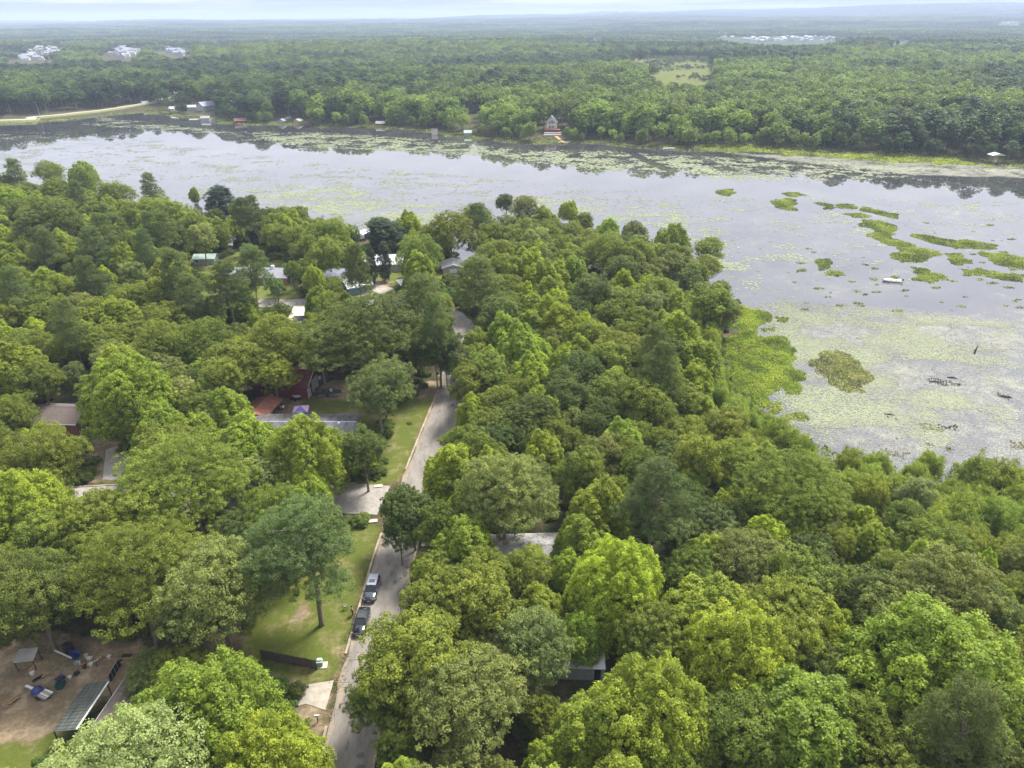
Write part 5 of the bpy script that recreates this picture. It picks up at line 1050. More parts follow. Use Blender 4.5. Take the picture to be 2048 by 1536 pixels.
# water tower far off, masts
p = gat(1240, 41); T = thing('water_tower', 'tiny white water tower on the horizon', 'water tower', (p.x, p.y, p.z)); MB().lathe([(3, 0), (2, 30), (11, 40), (12, 48), (6, 54), (0.5, 56)], 16).build('tank', ROOFW, T)
p = gat(411, 49); T = thing('mast', 'thin grey mast above the hazy woods', 'mast', (p.x, p.y, p.z)); MB().tube([(0, 0, 0), (0, 0, 90)], [2.5, 1], 5).build('pole', GREYW, T)
# ---- causeway on the left with its traffic
CW = [(-760, 640)] + [tuple(at(u, v, -1.5)[:2]) for u, v in [(0, 239), (60, 234), (120, 229), (180, 223), (240, 216), (290, 210), (318, 206), (350, 190), (352, 175)]]
Q = resample(CW, 6); mb = MB(); secs = []
L1, R1 = offs(Q, -11), offs(Q, 11); L2, R2 = offs(Q, -4.5), offs(Q, 4.5)
for i in range(len(Q)):
    z = max(-2.0, h1(Q[i].x, Q[i].y) + .3); secs.append([(R1[i].x, R1[i].y, -5.2), (R2[i].x, R2[i].y, z), (L2[i].x, L2[i].y, z), (L1[i].x, L1[i].y, -5.2)])
mb.loft(secs); tag(mb.build('causeway_bank', mat('bank_grass', (.20, .22, .08), (.14, .16, .05), .95, .3, detail=8)), kind='structure')
V = []; 
for i in range(len(Q)):
    z = max(-2.0, h1(Q[i].x, Q[i].y) + .3) + .06; V += [(*offs(Q, -3.8)[i], z), (*offs(Q, 3.8)[i], z)]
tag(put('causeway_road', npmesh('causeway_road', V, [(2 * i, 2 * i + 1, 2 * i + 3, 2 * i + 2) for i in range(len(Q) - 1)], CONC)), kind='structure')
sheet('sand_spit', W([(-60, 250), (0, 254), (30, 260), (38, 266), (10, 268), (-60, 268)]), SAND, 1.75 if False else .05 + 1.6, 30) if False else None
# young conifers planted across the far meadow: countless, one mass
g = g_(88); xs = [q[0] for q in MEAD]; ys = [q[1] for q in MEAD]; x = g.uniform(min(xs), max(xs), 3000); y = g.uniform(min(ys), max(ys), 3000); k = inpoly(x, y, MEAD) & (fbm(x / 60, y / 90, 4) > .55 - .12 * sm((y - 1230) / 60) + .10 * sm((1180 - y) / 60)); x, y = x[k], y[k]; n = len(x)
s_ = g.uniform(.25, .75, n); T_ = np.array([.08, .115, .035]) * g.uniform(.7, 1.4, (n, 1))
instancer('meadow_saplings', [LOW[5], LOW[4]], np.c_[x, y, H(x, y)], g.integers(0, 2, n).astype(np.int32), np.c_[s_, s_, s_ * .4], g.uniform(0, 6.28, n).astype(np.float32), T_, label='young trees dotted over the far meadow')
# fallen leaves and twigs gathered on the roofs: countless, one mass
def litter(name, x, y, rz, L_, W_, eave, ridge, n, label, seed):
    g = g_(seed); a = g.uniform(-L_ / 2, L_ / 2, n); b_ = g.uniform(-W_ / 2, W_ / 2, n); k = fbm(a / 1.3 + seed, b_ / 1.3, seed) > .52; a, b_ = a[k], b_[k]; n = len(a)
    z = h1(x, y) + ridge + .15 - (ridge - eave) / (W_ / 2) * np.abs(b_); c, s = math.cos(rz), math.sin(rz)
    P = np.c_[x + a * c - b_ * s, y + a * s + b_ * c, z]; Nn = np.c_[g.normal(0, .25, (n, 2)), np.ones(n)]; Nn /= np.linalg.norm(Nn, axis=1)[:, None]; V, F = fold_leaves(P, Nn, .22, .14, g)
    o = put(name, npmesh(name, V, F, LEAF, {'lv': np.repeat(g.random(n), 4)})); o.color = (.16, .11, .06, 1); tag(o, label, None, None, 'stuff')
litter('roof_litter', -41.5, 121.4, R_(-1.2), 20, 10.5, 2.6, 4.1, 2600, 'fallen leaves on the grey ranch roof', 5)
litter('roof_litter', -51.0, 143.4, R_(-6), 12.6, 8, 3.0, 5.0, 1400, 'fallen leaves on the red barn roof', 6)
litter('roof_litter', -52.6, 130.2, R_(82), 7.4, 5, 2.5, 3.4, 700, 'fallen leaves on the carport roof', 7)
litter('roof_litter', 1.6, 84.2, R_(2), 13, 7.5, 2.7, 3.8, 1600, 'fallen leaves on the bungalow roof', 8)
# leaf litter and small stones strewn along the kerbs and under the nearest trees
g = g_(91); n = 9000; yy = g.uniform(40, 148, n); cxs = np.interp(yy, [q.y for q in QS][:60], [q.x for q in QS][:60]); sd_ = np.where(g.random(n) < .6, -1, 1); xx = cxs + sd_ * (3.3 + np.abs(g.normal(0, .55, n)) * np.where(g.random(n) < .5, 1, -1)); Nn = np.c_[g.normal(0, .3, (n, 2)), np.ones(n)]; Nn /= np.linalg.norm(Nn, axis=1)[:, None]
k = fbm(xx, yy / 2.5, 12) > .42; V, F = fold_leaves(np.c_[xx, yy, H(xx, yy) + .085][k], Nn[k], .17, .11, g); o = put('leaf_litter', npmesh('leaf_litter', V, F, LEAF, {'lv': np.repeat(g.random(int(k.sum())), 4)})); o.color = (.21, .145, .08, 1); tag(o, 'dry leaves strewn along the street edges', None, None, 'stuff')

# ------------------------------------------------------------------ vehicles
def paint(name, c):
    m = mat(name, c, tuple(x * .9 for x in c), .18, 1, spec=.7); m.node_tree.nodes['Principled BSDF'].inputs['Coat Weight'].default_value = .8; m.node_tree.nodes['Principled BSDF'].inputs['Coat Roughness'].default_value = .05; return m
LAMP = mat('lamp_glass', (.7, .72, .74), (.5, .52, .54), .1, 2); RUB = mat('tyre_rubber', (.02, .02, .02), None, .9); RIM = mat('alloy', (.45, .46, .48), None, .3, metal=.8); TAIL = mat('tail_lamp', (.35, .02, .02), None, .3)
CARG = mat('car_glass', (.045, .05, .06), (.03, .035, .04), .05, 1, spec=1.0); PLATE = mat('number_plate', (.8, .8, .8), None, .5)
def sect(x, hw, z0, z1, r=.12, tumble=0.0):
    P = [(-hw * .88, z0), (-hw, z0 + r), (-hw * (1 - .01), (z0 + z1) / 2), (-hw * (1 - tumble) + .03, z1 - r), (-hw * (1 - tumble) + r + .05, z1 - .01), (0, z1 + .02)]
    P = P + [(-a, b) for a, b in P[:-1][::-1]]; return [(x, a, b) for a, b in P]
def car(nm, label, cat, x, y, rz, paint_m, Ln=4.8, Wd=1.84, body=None, cab=None, roofm=None, suv=False):
    T = thing(nm, label, cat, (x, y, h1(x, y) + .056), rz); hw = Wd / 2; mb = MB()
    mb.loft([sect(xx * Ln / 2, hw * w_, z0, z1, .1, .03) for xx, w_, z0, z1 in body]); B = mb.build('body', paint_m, T, True)
    mb = MB(); secs = []
    mb.loft([[(xb * Ln / 2 if i in (0, 1, 6, 7) else xb * Ln / 2, yy, zz) for i, (yy, zz) in enumerate([(-hw * .93, .0), (-hw * .93, .0), (-hw * .93, .0)])] for xb in ()]) if False else None
    bx0, bx1, tx0, tx1, zb, zt = cab; hb, ht = hw * .93, hw * .74
    vs = [(bx0 * Ln / 2, -hb, zb), (bx1 * Ln / 2, -hb, zb), (bx1 * Ln / 2, hb, zb), (bx0 * Ln / 2, hb, zb), (tx0 * Ln / 2, -ht, zt), (tx1 * Ln / 2, -ht, zt), (tx1 * Ln / 2, ht, zt), (tx0 * Ln / 2, ht, zt)]
    def quad(name, ids, m, push=0.0, shrink=.0):
        c = sum((Vector(vs[i]) for i in ids), Vector()) / 4; n = (Vector(vs[ids[1]]) - Vector(vs[ids[0]])).cross(Vector(vs[ids[2]]) - Vector(vs[ids[0]])).normalized()
        if n.dot(c - Vector((0, 0, zb))) < 0: n = -n
        P = [c + (Vector(vs[i]) - c) * (1 - shrink) for i in ids]; q = MB().add([p_ + n * push for p_ in P] + [p_ + n * (push - .05) for p_ in P], [(0, 1, 2, 3), (7, 6, 5, 4)] + [(i, i + 4, (i + 1) % 4 + 4, (i + 1) % 4) for i in range(4)]); return q.build(name, m, T)
    MB().add(vs, [(3, 2, 1, 0), (4, 5, 6, 7), (0, 1, 5, 4), (1, 2, 6, 5), (2, 3, 7, 6), (3, 0, 4, 7)]).build('cabin', paint_m, T)
    quad('windscreen', (1, 2, 6, 5), CARG, .012, .1); quad('rear_window', (3, 0, 4, 7), CARG, .012, .14)
    # side windows split by a pillar
    for s, ids in ((-1, (0, 1, 5, 4)), (1, (3, 2, 6, 7))):
        a, b_, c, d = [Vector(vs[i]) for i in ids]
        for t0, t1 in ((.06, .48), (.52, .94)):
            P = [a.lerp(b_, t0).lerp(d.lerp(c, t0), .1), a.lerp(b_, t1).lerp(d.lerp(c, t1), .1), a.lerp(b_, t1).lerp(d.lerp(c, t1), .86), a.lerp(b_, t0).lerp(d.lerp(c, t0), .86)]
            o = Vector((0, s * .015, .004)); MB().add([p_ + o for p_ in P] + [p_ - o for p_ in P], [(0, 1, 2, 3), (7, 6, 5, 4)] + [(i, i + 4, (i + 1) % 4 + 4, (i + 1) % 4) for i in range(4)]).build('side_window', CARG, T)
    rf = MB().loft([[(xx * Ln / 2, yy * ht, zt + zz) for yy, zz in ((-1, .0), (-.85, .05), (0, .07), (.85, .05), (1, .0))] for xx in (tx0, tx0 * .5 + tx1 * .5, tx1)]).build('roof', roofm or paint_m, T)
    MB().box((tx0 * .35 + tx1 * .65) * Ln / 2 - .35, (tx0 * .35 + tx1 * .65) * Ln / 2 + .35, -.42, .42, zt + .05, zt + .085).build('sunroof', CARG, T)
    for sx in (-.60, .61):
        for s in (-1, 1):
            w_ = MB(); n = 18; yc = s * (hw - .11); secs = []
            for yy, r in ((yc - .11, .28), (yc - .1, .33), (yc + .1, .33), (yc + .11, .28)): secs.append([(sx * Ln / 2 + math.cos(6.283 * k / n) * r, yy, .33 + math.sin(6.283 * k / n) * r) for k in range(n)])
            w_.loft(secs); wo = w_.build('wheel', RUB, T); r2 = MB(); r2.loft([[(sx * Ln / 2 + math.cos(6.283 * k / 10) * .2, yc + s * dd, .33 + math.sin(6.283 * k / 10) * .2) for k in range(10)] for dd in (.1, .125)]); r2.build('rim', RIM, wo)
    fx = body[-2][0] * Ln / 2; fz = body[-2][3]
    for s in (-1, 1):
        MB().loft([[(fx + .12, s * hw * .60, fz - .26), (fx + .12, s * hw * .60, fz - .08), (fx - .08, s * hw * .60, fz - .03)], [(fx - .02, s * hw * .93, fz - .26), (fx - .06, s * hw * .93, fz - .08), (fx - .25, s * hw * .93, fz - .05)]]).build('headlight', LAMP, T)
        MB().box(bx1 * Ln / 2 - .28, bx1 * Ln / 2 - .08, *sorted((s * (hw * .95), s * (hw + .17))), zb - .0, zb + .14).build('mirror', paint_m, T)
        MB().box(-Ln / 2 - .01, -Ln / 2 + .1, *sorted((s * hw * .55, s * hw * .9)), .72, .86).build('tail_light', TAIL, T)
        for q in (.15, -.35): MB().box(q * Ln / 2 - .1, q * Ln / 2 + .1, *sorted((s * hw * .99, s * (hw * .99 + .05))), zb - .13, zb - .1).build('door_handle', RIM, T)
    MB().box(Ln / 2 - .01, Ln / 2 + .035, -.26, .26, .40, .54).build('number_plate', PLATE, T); MB().box(Ln / 2 - .12, Ln / 2 + .02, -.5, .5, .60, .74).build('grille', BLACK, T)
    if suv:
        for s in (-1, 1): MB().box(tx0 * Ln / 2 + .1, tx1 * Ln / 2 - .1, s * ht * .92 - .02, s * ht * .92 + .02, zt + .08, zt + .12).build('roof_rail', RIM, T)
    return T
SEDB = [(-1, .80, .45, .92), (-.93, .94, .25, 1.02), (-.6, 1, .2, 1.04), (0, 1, .2, 1.0), (.42, 1, .2, .97), (.7, .98, .2, .92), (.92, .90, .22, .80), (1, .72, .35, .66)]
car('black_saloon', 'glossy black saloon parked at the kerb, nearest the camera', 'car', -21.15, 72.4, R_(-91.5), paint('paint_black', (.012, .013, .015)), 4.85, 1.85, SEDB, (-.80, .46, -.46, .10, .95, 1.43))
SUVB = [(-1, .86, .45, 1.0), (-.95, .96, .28, 1.10), (-.6, 1, .25, 1.12), (0, 1, .25, 1.08), (.5, 1, .25, 1.05), (.8, .97, .25, 1.0), (.94, .92, .28, .88), (1, .8, .4, .72)]
car('dark_estate', 'dark blue estate car with silvery roof parked behind the saloon', 'car', -20.75, 78.7, R_(-91.5), paint('paint_navy', (.035, .038, .055)), 4.75, 1.88, SUVB, (-.96, .50, -.86, .14, 1.04, 1.62), mat('roof_silver', (.30, .32, .38), (.22, .24, .3), .25, 2), True)
p = at(582, 650); car('driveway_car', 'dark car nosed beside the pair of dark roofs', 'car', p.x, p.y, R_(40), paint('paint_slate', (.05, .055, .07)), 4.6, 1.8, SEDB, (-.80, .46, -.46, .10, .95, 1.43))
p = at(274, 903); car('yard_car', 'black car in shade beside the gravel drive', 'car', p.x, p.y, R_(10), paint('paint_black', ()), 4.6, 1.8, SEDB, (-.80, .46, -.46, .10, .95, 1.43))
def far_vehicle(nm, label, cat, u, v, L_, W_, Ht, m, rz):
    p = at(u, v, -1.9); T = thing(nm, label, cat, (p.x, p.y, -1.75), rz)
    MB().box(-L_ / 2, L_ * (.5 if Ht < 2 else .22), -W_ / 2, W_ / 2, .4, Ht).build('body', m, T); MB().box(L_ * .24 if Ht > 2 else -L_ * .3, L_ * .5 if Ht > 2 else L_ * .25, -W_ / 2 + .05, W_ / 2 - .05, .4 if Ht > 2 else Ht, 2.3 if Ht > 2 else Ht + .5).build('cab', m if Ht > 2 else CARG, T)
    for sx in (-.35, .35):
        for s in (-1, 1): MB().loft([[(sx * L_ + .42 * math.cos(.785 * k), s * W_ / 2 * q, .42 + .42 * math.sin(.785 * k)) for k in range(8)] for q in (.8, 1.02)]).build('wheel', RUB, T)
far_vehicle('delivery_truck', 'white box truck on the far causeway', 'truck', 293, 211, 9, 2.6, 3.8, WHITE, 1.1); far_vehicle('far_car', 'white car on the far causeway', 'car', 229, 218, 4.8, 1.9, 1.1, WHITE, 1.15)
# ------------------------------------------------------------------ boats
def boat(nm, label, x, y, z, rz, L_=5.2, W_=1.9, m=WHITE, inner=None, motor=True, trailer=False):
    T = thing(nm, label, 'boat', (x, y, z), rz); secs = []
    for t_, w_, zk, zs in ((-.5, .92, .0, .62), (-.2, 1, -.05, .62), (.15, .96, -.02, .66), (.38, .62, .08, .74), (.5, .06, .35, .82)):
        hw = W_ / 2 * w_; secs.append([(t_ * L_, -hw, zs), (t_ * L_, -hw * .9, zk + .2), (t_ * L_, 0, zk - .1), (t_ * L_, hw * .9, zk + .2), (t_ * L_, hw, zs), (t_ * L_, hw * .8, zs - .02), (t_ * L_, hw * .7, zk + .28), (t_ * L_, -hw * .7, zk + .28), (t_ * L_, -hw * .8, zs - .02)])
    MB().loft(secs).build('hull', m, T)
    for q in (-.25, .02): MB().box(q * L_ - .2, q * L_ + .2, -W_ * .25, W_ * .25, .3, .62).build('seat', inner or GREYW, T)
    MB().box(.05 * L_, .12 * L_, -.3, .3, .5, 1.0).build('console', WHITE, T)
    MB().prism([(-W_ * .3, .6), (W_ * .3, .6), (0, .72)], .2 * L_, .45 * L_).build('deck', inner or m, T)
    if motor: o = MB().box(-L_ / 2 - .4, -L_ / 2, -.2, .2, .5, 1.15).build('outboard_motor', BLACK, T); MB().box(-L_ / 2 - .28, -L_ / 2 - .15, -.06, .06, -.3, .5).build('shaft', BLACK, o)
    if trailer:
        f = MB().box(-L_ * .4, L_ * .42, -.6, -.5, -.28, -.18); f.box(-L_ * .4, L_ * .42, .5, .6, -.28, -.18); f.tube([(L_ * .42, -.55, -.23), (L_ * .75, 0, -.23), (L_ * .42, .55, -.23)], .05, 5); f.build('trailer_frame', METAL, T)
        for s in (-1, 1): MB().loft([[(-.3 + .3 * math.cos(.628 * k), s * q, -.25 + .3 * math.sin(.628 * k)) for k in range(10)] for q in (.78, .95)]).build('wheel', RUB, T)
    return T
q = at(1784, 563, WZ); boat('fishing_boat', 'white fishing boat with black motor alone on the lake', q.x, q.y, WZ - .05, R_(168), 6.0, 2.0)
q = at(1338, 298, WZ); boat('far_boat', 'white boat moored at the far bank', q.x, q.y, WZ, R_(5), 8.5, 2.6)
q = at(659, 786, .6); boat('trailer_boat', 'dark green fishing boat on a trailer by the red barn', q.x, q.y, .58, R_(-4), 5.4, 1.8, mat('boat_green', (.06, .085, .085), (.04, .055, .055), .5, 2), BLACK, True, True)
# ------------------------------------------------------------------ barn yard things
def round_thing(nm, label, cat, u, v, r, z, m, m2):
    q = at(u, v, z); T = thing(nm, label, cat, (q.x, q.y, 0)); MB().lathe([(r * .7, z - .5), (r, z), (r, z + .07), (r * .82, z + .08), (r * .8, z + .02), (.02, z + .02)], 20).build('bowl', m, T); MB().lathe([(r * .3, 0), (r * .2, z - .5)], 8).build('stand', m2, T); return T
round_thing('satellite_dish', 'round white dish lying in front of the red barn wall', 'dish', 594, 790, 1.0, .7, WHITE, METAL)
q = at(614, 789, .0); T = thing('garden_bench', 'cluttered white metal bench against the red barn wall', 'bench', (q.x, q.y, 0)); MB().box(-.9, .9, -.25, .25, .42, .5).build('seat', GREYW, T); MB().box(-.9, .9, .2, .27, .5, 1.0).build('backrest', GREYW, T)
for a_ in (-.8, .8): MB().box(a_ - .04, a_ + .04, -.22, .22, 0, .42).build('leg', METAL, T)
q = at(565, 818, 0); T = thing('white_tank', 'small white gas tank beside the rusty carport', 'tank', (q.x, q.y, 0), R_(40)); MB().tube([(-.5, 0, .5), (-.4, 0, .5), (.4, 0, .5), (.5, 0, .5)], [.1, .3, .3, .1], 10).build('vessel', WHITE, T)
for a_ in (-.3, .3): MB().box(a_ - .05, a_ + .05, -.2, .2, 0, .3).build('leg', METAL, T)
q = at(592, 800, 0); T = thing('low_trailer', 'flat dark trailer lying in the barn yard', 'trailer', (q.x, q.y, 0)); MB().box(-1.3, 1.3, -.5, .5, .25, .35).build('bed', BLACK, T)
for s in (-1, 1): MB().loft([[(.25 * math.cos(.785 * k), s * qq, .25 + .25 * math.sin(.785 * k)) for k in range(8)] for qq in (.5, .62)]).build('wheel', RUB, T)
q = at(711, 803, 0); T = thing('white_canoe', 'pale upturned canoe at the edge of the barn yard', 'boat', (q.x, q.y, .1), R_(-8)); MB().loft([[(t_, math.cos(a_) * w_, .05 + math.sin(a_) * .3 * (w_ + .1)) for a_ in (0, .8, 1.57, 2.3, 3.14)] for t_, w_ in ((-1.9, .05), (-1, .35), (0, .45), (1, .35), (1.9, .05))]).build('hull', WHITE, T)
q = at(640, 745, 0); q2 = at(700, 742, 0); T = thing('yard_fence', 'dark wire-and-board fence behind the barn yard', 'fence', (q.x + 1, q.y, 0))
for k in range(8): MB().box(k * 1.25 - .05, k * 1.25 + .05, -.05, .05, -.3, 1.5).build('post', WOOD, T)
for k in range(3): MB().box(-.1, 8.9, -.09, -.055, .3 + k * .45, .42 + k * .45).build('rail', WOOD, T)
q = at(655, 757, 0); T = thing('log', 'dark fallen log along the back of the barn yard', 'log', (q.x, q.y, .2)); MB().tube([(-1, 0, 0), (0, .1, 0), (1.5, 0, .05), (3.6, .15, 0)], [.15, .22, .2, .12], 8).build('stem', WOOD, T)
q = at(654, 752, 0); T = thing('marker_post', 'pale slim post standing behind the boat trailer', 'post', (q.x, q.y, 0)); MB().box(-.07, .07, -.07, .07, -.3, 2.1).build('post', WOODL, T)
# ------------------------------------------------------------------ street side
a_, b_ = at(541, 1319), at(636, 1337); d_ = (b_ - a_); T = thing('board_fence', 'short run of dark weathered board fence on the lawn', 'fence', (a_.x - 1, a_.y, h1(a_.x, a_.y)), math.atan2(d_.y, d_.x)); Lf = d_.length + 1
bm_ = MB().box(0, .135, -.012, .012, 0, 1.75).mesh('board', WOOD); k = 0
while k * .15 < Lf:
    o = put('board', bm_, T); o.location = (k * .15, 0, rnd.uniform(0, .05)); o.rotation_euler = (rnd.uniform(-.02, .02), 0, 0); k += 1
for zz in (.35, 1.35): MB().box(0, Lf, -.06, -.014, zz, zz + .09).build('rail', WOOD, T)
for k in range(int(Lf / 2.3) + 1): MB().box(k * 2.3 - .05, k * 2.3 + .05, -.16, -.062, -.4, 1.85).build('post', WOOD, T)
q = at(641, 1331); T = thing('utility_cabinet', 'green transformer cabinet on a pale pad beside the fence', 'utility box', (q.x, q.y, 0), R_(5)); MB().box(-.8, .9, -.55, .5, -.1, .1).build('pad', PALE, T); g_m = mat('cabinet_green', (.32, .42, .34), (.25, .34, .27), .5, 2); MB().box(-.45, .35, -.3, .4, .1, .8).build('cabinet', g_m, T, bevel=.03); MB().box(-.35, .25, .0, .35, .8, 1.0).build('lid', WHITE, T); MB().box(-.4, .3, -.33, -.3, .2, .7).build('door', g_m, T)
q = at(691, 1219); T = thing('meter_pipes', 'pale grey pipe frame standing on the lawn', 'pipe', (q.x, q.y, 0)); MB().tube([(-.3, 0, -.2), (-.3, 0, .9), (.3, 0, .9), (.3, 0, -.2)], .05, 6).build('pipe', METAL, T); MB().box(-.15, .15, -.1, .1, .3, .6).build('meter', METAL, T)
q = at(636, 1444); T = thing('mailbox', 'mailbox with white top on a dark post beside the driveway', 'mailbox', (q.x, q.y, 0), R_(5)); MB().box(-.05, .05, -.05, .05, -.3, 1.0).build('post', WOOD, T); MB().prism([(-.1, 1.0), (.1, 1.0), (.1, 1.15), (.06, 1.24), (-.06, 1.24), (-.1, 1.15)], -.28, .28).build('box', WHITE, T); MB().box(-.29, -.27, -.1, .1, 1.0, 1.2).build('door', BLACK, T)
for u, v, lb in ((757, 973, 'pale concrete drain cover at the junction corner'), (746, 1043, 'pale drain slab on the verge below the junction'), (852, 1090, 'white drain cover across the street under the tree')):
    q = at(u, v); T = thing('drain_cover', lb, 'drain', (q.x, q.y, .05), R_(10)); MB().box(-.75, .75, -.4, .4, 0, .14).build('slab', PALE, T); MB().box(-.3, .3, -.42, -.39, .02, .1).build('grate', BLACK, T)
def pole(nm, label, u, v, ht, arm=True, rz=0):
    q = gat(u, v); T = thing(nm, label, 'utility pole', (q.x, q.y, q.z), rz); MB().tube([(0, 0, -1), (0, 0, ht)], [.16, .11], 8).build('pole', WOOD, T)
    if arm: MB().box(-1.2, 1.2, -.06, .06, ht - .8, ht - .65).build('crossarm', WOOD, T)
    for s in (-1.1, 0, 1.1): MB().lathe([(.05, ht - .65), (.08, ht - .5), (.03, ht - .4)], 6, (s, 0, 0)).build('insulator', GREYW, T)
    return q
P1 = pole('utility_pole', 'slim utility pole on the grass by the upper street', 561, 623, 10.5); P2 = pole('utility_pole', 'utility pole among trees far along the upper street', 330, 618, 10.5); P3 = pole('utility_pole', 'utility pole where the upper street meets the lane', 842, 628, 10.5)
for s, (a_, b_) in enumerate(((P2, P1), (P1, P3))):
    for dz in (0, -1.1):
        A, B = a_ + Vector((0, 0, 10 + dz)), b_ + Vector((0, 0, 10 + dz)); pts = [A.lerp(B, t_ / 10) - Vector((0, 0, 1.4 * 4 * (t_ / 10) * (1 - t_ / 10))) for t_ in range(11)]
        o = MB().tube(pts, .025, 3, False).build('power_line', BLACK); tag(o, ['lower', 'upper'][dz == 0] + ' sagging power line ' + ['left', 'right'][s] + ' of the slim pole', 'power line', 'power lines')
for u, v in ((76, 227), (284, 209), (277, 212)): pole('roadside_pole', 'thin pole standing on the far causeway', u, v, 13, False) if False else None
for i, (u, v, lb) in enumerate(((80, 232, 'leaning thin pole at left on the far causeway'), (283, 208, 'thin pole by the white truck on the causeway'))):
    p = at(u, v, -2); T = thing('roadside_pole', lb, 'utility pole', (p.x, p.y, -2)); MB().tube([(0, 0, 0), (-.8 if i == 0 else .3, 0, 12)], [.22, .15], 6).build('pole', METAL, T)
# rail wall and white fence by the upper street
a_, b_ = gat(756, 598), gat(800, 599); d_ = b_ - a_; T = thing('timber_barrier', 'low pale timber barrier beside the upper street', 'barrier', a_, math.atan2(d_.y, d_.x)); Lf = d_.length + 2
for k in range(3): MB().box(0, Lf, -.06, .06, .12 + k * .34, .42 + k * .34).build('rail', mat('pale_timber', (.40, .33, .25), (.28, .22, .16), .9, 2), T)
for k in range(4): MB().box(k * Lf / 3 - .09, k * Lf / 3 + .09, -.18, -.07, -.3, 1.25).build('post', WHITE, T)
a_, b_ = gat(582, 566), gat(611, 536); d_ = b_ - a_; T = thing('picket_fence', 'white vinyl fence running up beside the brick house', 'fence', a_, math.atan2(d_.y, d_.x)); Lf = d_.length; n = int(Lf / 2.2)
for k in range(n): MB().box(k * 2.2 + .08, k * 2.2 + 2.12, -.03, .03, .1, 1.5).build('panel', WHITE, T)
for k in range(n + 1): MB().box(k * 2.2 - .07, k * 2.2 + .07, -.07, .07, -.2, 1.65).build('post', WHITE, T)
q = gat(569, 621); T = thing('hydrant', 'small white hydrant on the grass by the slim pole', 'hydrant', q); MB().lathe([(.16, 0), (.16, .5), (.2, .52), (.12, .7), (.04, .78)], 10).build('barrel', WHITE, T); MB().tube([(-.25, 0, .4), (.25, 0, .4)], .07, 8).build('outlet', WHITE, T)
# ------------------------------------------------------------------ lake things
q = at(1949, 706, WZ); T = thing('dead_snag', 'dark broken snag with a weedy base standing in the lake', 'snag', (q.x, q.y, WZ)); MB().tube([(0, 0, -1), (.1, 0, .8), (.35, .1, 2.2)], [.3, .2, .08], 7).build('stem', mat('wet_wood', (.05, .06, .04), (.03, .035, .025), .9), T); MB().tube([(.05, 0, .3), (-.5, .1, 1.0)], [.12, .04], 5).build('limb', mat('wet_wood', ()), T)
q = at(1988, 328, WZ); T = thing('osprey_stand', 'grey-green canopy stand in the shallows at the far right', 'platform', (q.x, q.y, WZ)); MB().prism([(-4, 5.2), (4, 5.2), (0, 6.4)], -3, 3, 'y').build('roof', TEAL, T)
for sx in (-2, 2): MB().tube([(sx, 0, -1), (sx, 0, 5.2)], .2, 6).build('leg', WOOD, T)
def floatlog(lb, u, v, L_, rz):
    q = at(u, v, WZ); T = thing('drift_log', lb, 'log', (q.x, q.y, WZ + .05), R_(rz)); MB().tube([(-L_ / 2, 0, 0), (0, .15, .05), (L_ / 2, 0, 0)], [.15, .2, .08], 6).build('stem', mat('wet_wood', ()), T); MB().tube([(0, .1, .05), (L_ * .2, .8, .15)], [.1, .03], 5).build('limb', mat('wet_wood', ()), T)
floatlog('thin dark drift log near the algae beds', 1905, 756, 2.2, -20); floatlog('dark drift log floating near the right edge', 2010, 794, 2.6, -25); floatlog('long drift branch in the middle of the pads', 1870, 764, 2.4, -8); floatlog('drift log just off the brushy cove', 1780, 830, 2, -15); floatlog('dark log floating in the far dark water', 594, 296, 11, 0)
# ------------------------------------------------------------------ junk yard
ZJ = lambda a, b, z=0.0: at(a / 7.877, 1290 + b / 7.877, z)
def beam(nm, label, p, q, w_, h_, m, cat='plank'):
    p = Vector(p); q = Vector(q); d = q - p; T = thing(nm, label, cat, p, math.atan2(d.y, d.x)); MB().box(0, d.length, -w_ / 2, w_ / 2, .0, h_).build('board', m, T); return T
beam('white_pipe', 'long white gutter pipe leaning across junk yard rear', ZJ(860, 90, .7), ZJ(1140, 245, .3), .16, .16, WHITE, 'pipe')
beam('timber_plank', 'single timber plank lying by the grey corrugated shelter', ZJ(400, 480), ZJ(580, 270), .16, .08, WOODL); beam('timber_plank', 'pale short timber end on the dark beam pile', ZJ(655, 510, .35), ZJ(775, 445, .35), .2, .12, WOODL)
for k in range(4): beam('dark_beam', ['lowest', 'second', 'third', 'topmost'][k] + ' dark beam in the small pile mid yard', ZJ(505 + 8 * k, 585 - 9 * k, .05 + .1 * k), ZJ(650 + 10 * k, 500 - 10 * k, .05 + .1 * k), .18, .12, BLACK if k % 2 else WOOD)
pl = [((20, 915), (345, 765)), ((35, 965), (230, 830)), ((50, 985), (170, 900)), ((90, 990), (165, 955)), ((30, 945), (140, 880)), ((150, 930), (290, 820)), ((210, 900), (320, 830)), ((240, 850), (300, 835))]
for k, (a, b_) in enumerate(pl): beam('timber_plank', ['longest top', 'lower', 'yellow lower', 'shortest yellow', 'left-hand', 'middle', 'right-hand dark-sided', 'small right'][k] + ' plank of the yellow timber heap at yard edge', ZJ(*a, .1 + .07 * (k % 3)), ZJ(*b_, .1 + .07 * (k % 3)), .15, .07, WOODL if k != 6 else WOOD)
q = ZJ(660, 790); T = thing('equipment_trailer', 'small trailer heaped with blue tarp and white boards', 'trailer', (q.x, q.y, 0), R_(-22)); MB().box(-1.4, 1.4, -.6, .6, .35, .45).build('bed', METAL, T)
tb = MB(); tb.loft([[(x_, math.cos(a_) * w_, .45 + math.sin(a_) * h_) for a_ in (0, .6, 1.2, 1.9, 2.5, 3.14)] for x_, w_, h_ in ((-1.3, .4, .15), (-1.0, .62, .55), (-.6, .68, .7), (-.2, .55, .45), (0, .5, .2))]); tb.build('tarp', mat('blue_tarp', (.03, .045, .22), (.02, .03, .14), .5, 3), T)
